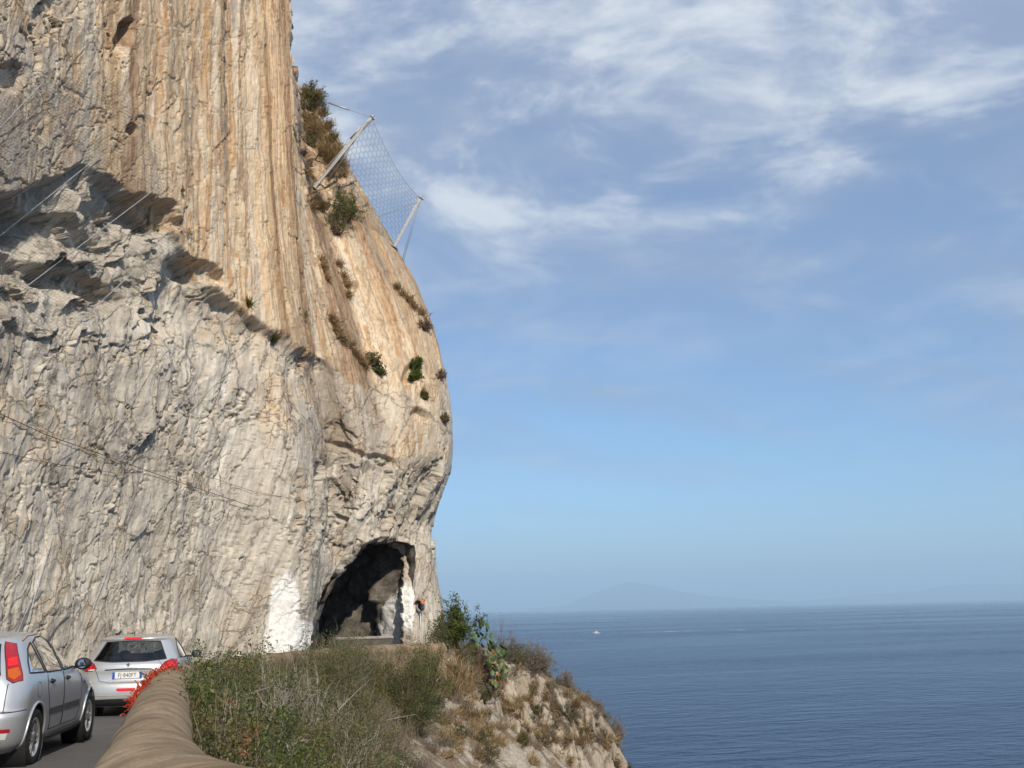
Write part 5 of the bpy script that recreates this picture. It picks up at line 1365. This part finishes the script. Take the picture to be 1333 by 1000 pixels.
# number plate: white with a blue band at either end
def plate(car, x, z, txt):
    h, nn = car.shoot(0, z, 'rear')
    X = h.x - 0.022
    p = MB(); p.box((X, 0, z), (.012, .52, .112)); o = p.build('number_plate', M['plate_white'], car.root)
    for sd in (-1, 1):
        b_ = MB(); b_.box((X - .0025, sd * .238, z), (.012, .044, .112)); b_.build('blue_band', M['plate_blue'], o)
    fc = bpy.data.curves.new('plate_text', 'FONT'); fc.body = txt; fc.size = .102; fc.align_x = 'CENTER'; fc.align_y = 'CENTER'; fc.extrude = .001; fc.space_character = 1.05
    tmp = bpy.data.objects.new('plate_text', fc); COL.objects.link(tmp)
    dg = bpy.context.evaluated_depsgraph_get(); me = bpy.data.meshes.new_from_object(tmp.evaluated_get(dg)); bpy.data.objects.remove(tmp)
    t_ = link('plate_text', me, M['plate_ink'], o)
    # letters face backwards (-x), reading from the car's left to its right
    t_.matrix_local = Matrix(((0, 0, -1, X - .0085), (-1, 0, 0, 0), (0, 1, 0, z), (0, 0, 0, 1))) @ Matrix.Diagonal((0.86, 1.0, 1, 1))
plate(B_, 0, .75, 'FJ\u00b7840FT')
# small upright animal badge on the tailgate: body, forelegs and tail in chrome
h, nn = B_.shoot(0, .925, 'rear'); X = h.x - .006
bd = MB()
for a, b_, w0, w1 in [((.00, -.035), (.006, .02), .009, .011), ((.006, .02), (-.004, .042), .010, .007), ((.004, .012), (-.03, .02), .005, .004), ((.004, .000), (-.03, -.002), .005, .004), ((.00, -.03), (-.022, -.055), .007, .004), ((.002, -.03), (.016, -.058), .007, .004), ((.006, -.02), (.032, .0), .004, .003), ((.032, .0), (.026, .03), .003, .003)]:
    bd.tube([(X, -a[0], .925 + a[1]), (X, -b_[0], .925 + b_[1])], [w0, w1], 6)
bd.build('badge', M['grey_trim'], B_.root, True)
# ------------------------------------------------------------------ rockfall catch fence on the shoulder
M['galv'] = simple('galvanised_steel', (0.46, 0.47, 0.47), 0.5, 0.5, 0.5, 0.2, 12)
M['galv_dull'] = simple('dull_wire', (0.30, 0.305, 0.30), 0.6, 0.4, 0.5, 0.2, 12)
M['rust_wire'] = simple('rusted_wire', (0.16, 0.085, 0.045), 0.8, 0.2, 0.3, 0.3, 9)
def rock_at(px, py, out=0.05):
    l, n_ = cliff_pt(px, py, out)
    return l if l is not None else P(px, py, 50)
b1 = rock_at(409, 246); t1 = P(484, 153, b1.y - 0.4)
b2 = P(513, 322, 49.3); t2 = P(547, 258, 49.0)
fence_root = empty('catch_fence', b1); O = Vector(b1)
def fpart(name, pts, r, mat='galv', n=7, parent=None):
    mb = MB(); mb.tube([Vector(p) - O for p in pts], r, n); return mb.build(name, M[mat], parent or fence_root, True)
for b_, t_ in ((b1, t1), (b2, t2)):
    # H-section post: two flanges and a web
    ax = (t_ - b_).normalized(); sd_ = ax.cross(Vector((0.3, -1, 0.1))).normalized(); fw = ax.cross(sd_)
    rot = Matrix((sd_, fw, ax)).transposed(); mid = (b_ + t_) / 2 - O; L_ = (t_ - b_).length
    mb = MB(); mb.box(mid + fw * .07, (.15, .016, L_), rot); mb.box(mid - fw * .07, (.15, .016, L_), rot); mb.box(mid, (.014, .124, L_), rot)
    po = mb.build('post', M['galv'], fence_root)
    hd = MB(); hd.box(t_ - O + ax * .03, (.26, .26, .03), rot); hd.lathe([(0, .16), (.06, .16), (.07, .05), (.07, 0)], t_ - O, ax, 12); hd.ellipsoid(t_ - O + sd_ * .13 + ax * .02, .06, .05, .07); hd.build('post_head', M['galv'], po, False)
    ft = MB(); ft.box(b_ - O + ax * .03, (.34, .34, .05), rot); ft.build('base_plate', M['galv_dull'], po)
def sag(a, b_, s_, n_=14):
    return [a.lerp(b_, u) + Vector((0, 0, -s_ * 4 * u * (1 - u))) for u in np.linspace(0, 1, n_)]
top_c = sag(t1, t2, 0.55, 20)
fpart('top_cable', top_c, 0.017, 'galv_dull')
bt = [rock_at(419, 240, .15), rock_at(440, 262, .15), rock_at(466, 285, .12), rock_at(488, 300, .12), P(515, 326, 49.3)]
btd = [Vector(v) for v in catmull(np.array([tuple(p) for p in bt]), np.linspace(0, 4, 20))]
fpart('bottom_cable', btd, 0.015, 'galv_dull')
fpart('middle_cable', [P(492, 283, 48.3), P(520, 272, 48.7), t2 + Vector((0, 0, -.2))], 0.012, 'galv_dull')
fpart('stay_cable', [t1, rock_at(401, 243)], 0.014); fpart('stay_cable', [t1 + Vector((.05, 0, -.15)), rock_at(403, 248)], 0.012); fpart('stay_cable', [t1, rock_at(420, 246)], 0.012)
fpart('stay_cable', [t2, P(522, 343, 49.6)], 0.014, 'galv_dull'); fpart('stay_cable', [t2 + Vector((.04, 0, 0)), P(525, 341, 49.7)], 0.012, 'galv_dull')
up_end = P(418, 128, b1.y + 1.5)
fpart('uphill_cable', [t1, P(427, 134, b1.y - .1)], 0.011, 'galv_dull'); fpart('uphill_cable', [P(427, 134, b1.y - .1), up_end], 0.011, 'galv_dull')
fpart('brake_element', [P(428, 134, b1.y - .1), P(455, 143, b1.y - .2)], 0.045, 'galv')
fpart('brake_element', [P(456, 181, b1.y - .2), P(470, 165, b1.y - .3)], 0.045, 'galv')
fpart('loose_cable', [rock_at(436, 255, .2), P(437, 262, b1.y - .3), P(430, 272, b1.y - .2), rock_at(424, 276, .1)], 0.013, 'galv')
# ring net hung from top cable to bottom cable
nu_, nv_ = 17, 17
def net_pt(u, v):
    a = top_c[0].lerp(top_c[0], 0); i = u * 19; i0 = min(int(i), 18); f_ = i - i0
    a = top_c[i0].lerp(top_c[i0 + 1], f_); b_ = btd[i0].lerp(btd[i0 + 1], f_)
    belly = math.sin(math.pi * v) * math.sin(math.pi * u) * 0.25
    return a.lerp(b_, v) + Vector((0.4, -0.5, -0.2)) * belly
segs = []
for i in range(nu_):
    for j in range(nv_):
        ou = 0.5 * (j % 2)
        def hp(du, dv): return net_pt(min(1, max(0, (i + ou + du) / nu_)), min(1, max(0, (j + dv) / nv_)))
        pts = [hp(0.08, 0.0), hp(0.08, 0.62), hp(0.5, 1.0)]
        segs.append([hp(0.0, 0.0), hp(0.0, 0.66)]); segs.append([hp(0.0, 0.66), hp(0.5, 1.0)]); segs.append([hp(0.0, 0.66), hp(-0.5, 1.0)])
arr = np.array([[tuple(a - O), tuple((a + b_) / 2 - O), tuple(b_ - O)] for a, b_ in segs])
V, Q = tubes_np(arr, np.full(arr.shape[:2], 0.011), 3)
tag(link('ring_net', mesh_np('ring_net', V, Q), M['galv_dull'], fence_root), kind='stuff')
tag(fence_root, 'steel rockfall catch fence with two leaning posts and hexagonal ring net', 'fence')

# ------------------------------------------------------------------ drapery net and cables on the near cliff
gxn = np.arange(-30, 262, 4.0); gyn = np.arange(84, 452, 4.0)
dist = np.full((len(gyn), len(gxn)), np.nan)
for j, yy in enumerate(gyn):
    for i, xx in enumerate(gxn):
        l, n_ = cliff_pt(xx, yy)
        if l is not None: dist[j, i] = (l - Vector(CPOS)).length
dist = np.where(np.isnan(dist), np.nanmean(dist), dist)
dm = dist.copy()
for _ in range(5):                      # the net hangs on the outermost rock
    pad_ = np.pad(dm, 1, 'edge'); mn = np.minimum.reduce([pad_[1:-1, :-2], pad_[1:-1, 2:], pad_[:-2, 1:-1], pad_[2:, 1:-1], dm]); dm = 0.5 * mn + 0.5 * dm
for _ in range(4):
    pad_ = np.pad(dm, 1, 'edge'); dm = (pad_[1:-1, :-2] + pad_[1:-1, 2:] + pad_[:-2, 1:-1] + pad_[2:, 1:-1]) / 4
dm = np.minimum(dm, dist) - 0.06
def net_at(px, py):
    fx = np.clip((px - gxn[0]) / 4, 0, len(gxn) - 1.001); fy = np.clip((py - gyn[0]) / 4, 0, len(gyn) - 1.001)
    i = fx.astype(int); j = fy.astype(int); a = fx - i; b_ = fy - j
    dd_ = dm[j, i] * (1 - a) * (1 - b_) + dm[j, i + 1] * a * (1 - b_) + dm[j + 1, i] * (1 - a) * b_ + dm[j + 1, i + 1] * a * b_
    r_ = ray(px, py); r_ /= np.linalg.norm(r_, axis=-1, keepdims=True)
    return CPOS + r_ * dd_[..., None]
def in_net(px, py): return (px > -28) & (px < np.interp(py, [90, 200, 300, 440], [150, 215, 250, 180])) & (py > 88) & (py < np.interp(px, [-30, 60, 180, 250], [445, 440, 400, 330]))
st_l = []
for sgn in (1, -1):
    for c0_ in np.arange(-500, 800, 4.6):
        xs_ = np.arange(-28, 256, 8.0); ys_ = c0_ - sgn * xs_ * 0.62
        pts = net_at(xs_, ys_); ok = in_net(xs_, ys_)
        for k in range(len(xs_) - 1):
            if ok[k] and ok[k + 1]: st_l.append([pts[k], (pts[k] + pts[k + 1]) / 2, pts[k + 1]])
arr = np.array(st_l); V, Q = tubes_np(arr, np.full(arr.shape[:2], 0.0032), 3)
dn = empty('drape_net', Vector(arr[0, 0]))
o = link('wire_mesh', mesh_np('wire_mesh', V - np.array(dn.location), Q), M['galv_dull'], dn); tag(o, kind='stuff')
tag(dn, 'fine grey wire mesh draped over the overhanging near cliff', 'netting')
def cable(pts, r, mat, label, out=0.14, taut=True):
    pv = []
    for (a, b_) in zip(pts[:-1], pts[1:]):
        n_ = max(4, int(math.hypot(b_[0] - a[0], b_[1] - a[1]) / 9))
        ds = []
        for k in range(n_ + 1):
            u = k / n_; l, nn = cliff_pt(a[0] + (b_[0] - a[0]) * u, a[1] + (b_[1] - a[1]) * u)
            ds.append((l - Vector(CPOS)).length if l is not None else (ds[-1] if ds else 30))
        ds = np.array(ds); lin = np.linspace(ds[0], ds[-1], n_ + 1); gap = np.min(ds - lin); lin = lin + min(0, gap) if taut and gap > -0.8 else np.minimum(ds, np.convolve(np.pad(ds, 2, 'edge'), np.ones(5) / 5, 'valid'))
        for k in range(n_ + 1):
            u = k / n_; d_ = Vector(ray(np.array(a[0] + (b_[0] - a[0]) * u), np.array(a[1] + (b_[1] - a[1]) * u))).normalized()
            pv.append(Vector(CPOS) + d_ * (lin[k] - out))
    mb = MB(); mb.tube(pv, r, 5); o = mb.build('steel_cable' if mat != 'rust_wire' else 'rusty_line', M[mat], None, True)
    tag(o, label, 'cable')
GC = 'anchor cables crossing the near cliff'
for pts, lab in [([(-25, 193), (57, 106)], 'short thick anchor cable above the dark recess of the cliff'), ([(-25, 327), (133, 200)], 'long anchor cable rising across the dark recess to the overhang lip'), ([(28, 378), (222, 231)], 'long anchor cable ending at the base of the streaked buttress'),
                 ([(33, 483), (174, 354)], 'anchor cable below the netted recess of the cliff'), ([(62, 606), (150, 545), (226, 440)], 'thin anchor cable over the pale middle of the wall'), ([(130, 622), (300, 470), (330, 440)], 'thin anchor cable rising to the spiky tufts')]:
    cable(pts, 0.014 if 'thin' not in lab else 0.009, 'galv', lab)
cable([(-25, 527), (60, 566), (240, 630), (330, 660)], 0.012, 'rust_wire', 'rusty brown line drooping along the lower cliff wall', taut=False)
cable([(-25, 582), (60, 602), (150, 616), (240, 610), (330, 640), (440, 660)], 0.008, 'rust_wire', 'thin dark line looping below the rusty one across the wall', 0.06, taut=False)
cable([(430, 720), (520, 620)], 0.008, 'galv', 'pale thin cable slanting above the tunnel mouth'); cable([(415, 745), (480, 670)], 0.008, 'galv', 'pale thin cable joining the side of the tunnel mouth')
for i, (a, b_) in enumerate([((30, 830), (70, 690)), ((105, 835), (150, 715)), ((12, 850), (45, 770))]):
    cable([a, b_], 0.008, 'galv', 'thin vertical wire hanging down the foot of the cliff behind the cars'); 
for o in [x for x in COL.objects if x.name.startswith('steel_cable') and 'vertical wire' in x.get('label', '')]: o['group'] = 'thin wires at the foot of the cliff'

# ------------------------------------------------------------------ things by the tunnel
M['orange_paint'] = simple('orange_hood', (0.65, 0.13, 0.03), 0.5); M['conc'] = simple('grey_concrete', (0.11, 0.10, 0.09), 0.9, 0, 0.2, 0.25, 5, 0.4)
def on_rock(px, py, Y, out=0.0):
    return P(px, py, Y)
l, n_ = cliff_pt(549, 790)
mp = P(547, 789, (l.y if l is not None else 44) - 0.45)
mr = empty('traffic_mirror', (mp.x, mp.y, mp.z - 1.9))
fx = Vector((-0.55, -0.83, 0)).normalized()
mb = MB(); mb.lathe([(0.0, .05), (.08, .047), (.16, .035), (.215, .012)], (0, 0, 1.9), fx, 22); mb.build('mirror_face', M['mirror'], mr, True)
mb = MB(); mb.lathe([(.215, .0), (.235, .02), (.235, -.05), (.16, -.10), (0, -.11)], (0, 0, 1.9), fx, 22); mb.build('shell', M['galv_dull'], mr, True)
mb = MB(); sd_ = fx.cross(Vector((0, 0, 1)))
pts_o = []; 
for a in np.linspace(R(20), R(160), 14): pts_o.append(Vector((0, 0, 1.9)) + (sd_ * math.cos(a) + Vector((0, 0, 1)) * math.sin(a)) * .245)
vs = [p + fx * d for p in pts_o for d in (-.03, .16)]; mb.add(vs, [(2 * k, 2 * k + 1, 2 * k + 3, 2 * k + 2) for k in range(13)]); mb.build('hood', M['orange_paint'], mr)
mb = MB(); mb.tube([(.0, .08, -0.2), (.0, .08, 1.95)], .03, 8); mb.build('post', M['galv'], mr, True)
tag(mr, 'convex traffic mirror with orange hood on a post beside the tunnel mouth', 'mirror')
# parapet inside the bend, in front of the tunnel
pa_, pb_ = P(438, 828, 40.3), P(510, 829.5, 40.8); dv = (pb_ - pa_); ang_ = math.atan2(dv.y, dv.x)
pr_ = empty('tunnel_parapet', ((pa_ + pb_) / 2 - Vector((0, 0, 1.1))), ang_)
mb = MB(); mb.box((0, 0, .5), (dv.length, .28, 1.0)); o = mb.build('wall_body', M['conc'], pr_)
mb = MB(); mb.box((0, 0, 1.05), (dv.length + .1, .36, .10)); o = mb.build('coping', simple('lit_coping', (0.30, 0.28, 0.25), 0.9, 0, 0.2, 0.2, 5), pr_)  # lit top painted in: coping coloured paler than the wall body
bv = o.modifiers.new('edge', 'BEVEL'); bv.width = 0.03; bv.segments = 2
tag(pr_, 'short straight concrete parapet with coping coloured pale for sunlight in front of the tunnel', 'wall')

# ------------------------------------------------------------------ torn orange netting on the wall
M['red_net'] = leaf_mat('orange_red_plastic', [(0.22, 0.015, 0.01), (0.42, 0.03, 0.015), (0.58, 0.06, 0.02), (0.68, 0.13, 0.05)], 0.5, 0.3)
i_a = int(np.argmin(abs(wp[:, 1] - 13.3))); i_b = int(np.argmin(abs(wp[:, 1] - 9.3)))
g = np.random.default_rng(91); ribs = []
NC = WG.shape[1]
def wallp(t_, j):   # t_: 0 far end .. 1 near end, j: 0 road side .. 1 sea side round the section
    i = i_a + (i_b - i_a) * t_; k = j * (NC - 1); i0 = int(i); k0 = min(int(k), NC - 2)
    p = WG[i0, k0] * (1 - (k - k0)) + WG[i0, k0 + 1] * (k - k0); return p
for k in range(330):
    t_ = g.uniform(0, 1) ** 1.35; c_ = 0.40 - 0.20 * t_ + 0.14 * (t_ < .12) * g.uniform(0, 1)
    j = np.clip(c_ + g.normal() * (0.065 - 0.03 * t_), 0.12, 0.62)
    a = wallp(t_, j); nn = np.array([*(-wn_in[i_a] * (1 if j > .5 else -1) * abs(j - .48) * 2), 1.0 - abs(j - .48)]); nn /= np.linalg.norm(nn)
    up = g.uniform(0.002, 0.025)
    pt = [a + nn * up]
    d_ = np.array([-0.27 * -1, -0.9, 0]) * g.choice([-1, 1]) + g.normal(size=3) * .8
    for q_ in range(3):
        d_ = d_ / np.linalg.norm(d_); pt.append(pt[-1] + d_ * g.uniform(.025, .055)); d_ = d_ + g.normal(size=3) * .8; d_ -= nn * (0.3 if up > .03 else -.1)
    ribs.append(pt)
ribs = np.array(ribs); sdv = g.normal(size=(len(ribs), 1, 3)); tdir = np.gradient(ribs, axis=1); sv = np.cross(tdir, sdv); sv /= np.linalg.norm(sv, axis=-1, keepdims=True) + 1e-9
wv_ = g.uniform(.003, .008, (len(ribs), 1, 1)); V = np.stack([ribs + sv * wv_, ribs - sv * wv_], 2).reshape(-1, 3)
idx = np.arange(len(ribs) * 8).reshape(len(ribs), 4, 2); Q = np.stack([idx[:, :-1, 0], idx[:, :-1, 1], idx[:, 1:, 1], idx[:, 1:, 0]], -1).reshape(-1, 4)
me = mesh_np('safety_netting', V, Q); set_attr(me, 'tint', 'FLOAT', np.repeat(g.uniform(0, 1, len(ribs)), 8))
tag(link('safety_netting', me, M['red_net']), 'torn orange-red plastic safety netting draped along the top of the parapet', 'netting')

# ------------------------------------------------------------------ boats
M['boat_white'] = simple('boat_white', (0.80, 0.79, 0.77), 0.4, 0, 0.4, 0.05, 0.4); M['boat_dark'] = simple('boat_glass', (0.03, 0.035, 0.045), 0.2); M['boat_red'] = simple('boat_red', (0.5, 0.06, 0.05), 0.5); M['foam'] = simple('foam', (0.75, 0.78, 0.80), 0.9, 0, 0.2, 0.2, 0.2)
def sea_pt(px, py):
    d = ray(np.array(float(px)), np.array(float(py))); k = (SEA - CAM_H) / d[2]; return Vector(CPOS + d * k)
def boat(px, py, L_, head, label, kind=0):
    p = sea_pt(px, py); r_ = empty('motor_boat', p, head)
    secs = []
    for u in np.linspace(0, 1, 13):
        w_b = 0.17 * L_ * min(1, (1 - u) * 2.6) ** .6 + 0.003 * L_; sheer = 0.085 * L_ + 0.05 * L_ * u ** 2
        secs.append([(L_ * (u - .5), -w_b, sheer), (L_ * (u - .5), -w_b * .8, 0), (L_ * (u - .5), 0, -.03 * L_), (L_ * (u - .5), w_b * .8, 0), (L_ * (u - .5), w_b, sheer)])
    vs = [p_ for s_ in secs for p_ in s_]; fs = [(i * 5 + j, i * 5 + j + 1, i * 5 + j + 6, i * 5 + j + 5) for i in range(12) for j in range(4)] + [(i * 5, i * 5 + 5, i * 5 + 9, i * 5 + 4) for i in range(12)] + [(0, 4, 3, 2, 1)]
    mb = MB(); mb.add(vs, fs); h_ = mb.build('hull', M['boat_white'], r_)
    mb = MB(); mb.box((0, 0, .085 * L_), (L_ * .96, .30 * L_, .012 * L_)); mb.build('rubbing_strake', M['boat_red'] if kind == 1 else M['boat_dark'], h_)
    mb = MB(); mb.box((-.02 * L_, 0, .15 * L_), (.34 * L_, .2 * L_, .12 * L_)); c_ = mb.build('cabin', M['boat_white'], r_)
    mb = MB(); mb.box((-.02 * L_, 0, .17 * L_), (.345 * L_, .205 * L_, .035 * L_)); mb.build('cabin_window', M['boat_dark'], c_)
    mb = MB(); mb.box((-.05 * L_, 0, .235 * L_), (.2 * L_, .16 * L_, .06 * L_)); mb.build('bridge', M['boat_white'], c_)
    mb = MB(); mb.tube([(-.08 * L_, 0, .25 * L_), (-.10 * L_, 0, .38 * L_)], .008 * L_, 5); mb.build('mast', M['boat_white'], r_)
    tag(r_, label, 'boat'); return p
p1_ = boat(776, 824.5, 15, math.pi - 0.1, 'small white motor boat trailing a long pale wake on the open sea')
boat(713, 869, 7.0, math.pi - .5, 'little white and red boat close inshore behind the headland bushes', 1)
boat(668, 795.6, 70, 0.2, 'tiny white ship on the horizon')
g = np.random.default_rng(17); mb = MB()
xa = p1_.x + 8
for k in range(90):
    u = (k / 90) ** 1.6; xx = xa + 520 * u + g.uniform(-2, 2); yy = p1_.y + 18 * u + g.normal() * (1.0 + 9 * u); Lk = g.uniform(4, 11) * (1 + 1.5 * u); wk = g.uniform(1.0, 2.2) * (1 - .3 * u)
    n_ = 10; vs = [(xx + Lk * math.cos(2 * math.pi * q_ / n_) * g.uniform(.7, 1.1), yy + wk * 3 * math.sin(2 * math.pi * q_ / n_) * g.uniform(.6, 1.1), SEA + .05) for q_ in range(n_)]
    if g.uniform() > u * .75: mb.add(vs, [tuple(range(n_))])
tag(mb.build('foam_wake', M['foam']), 'broken white wake behind the motor boat', kind='stuff')
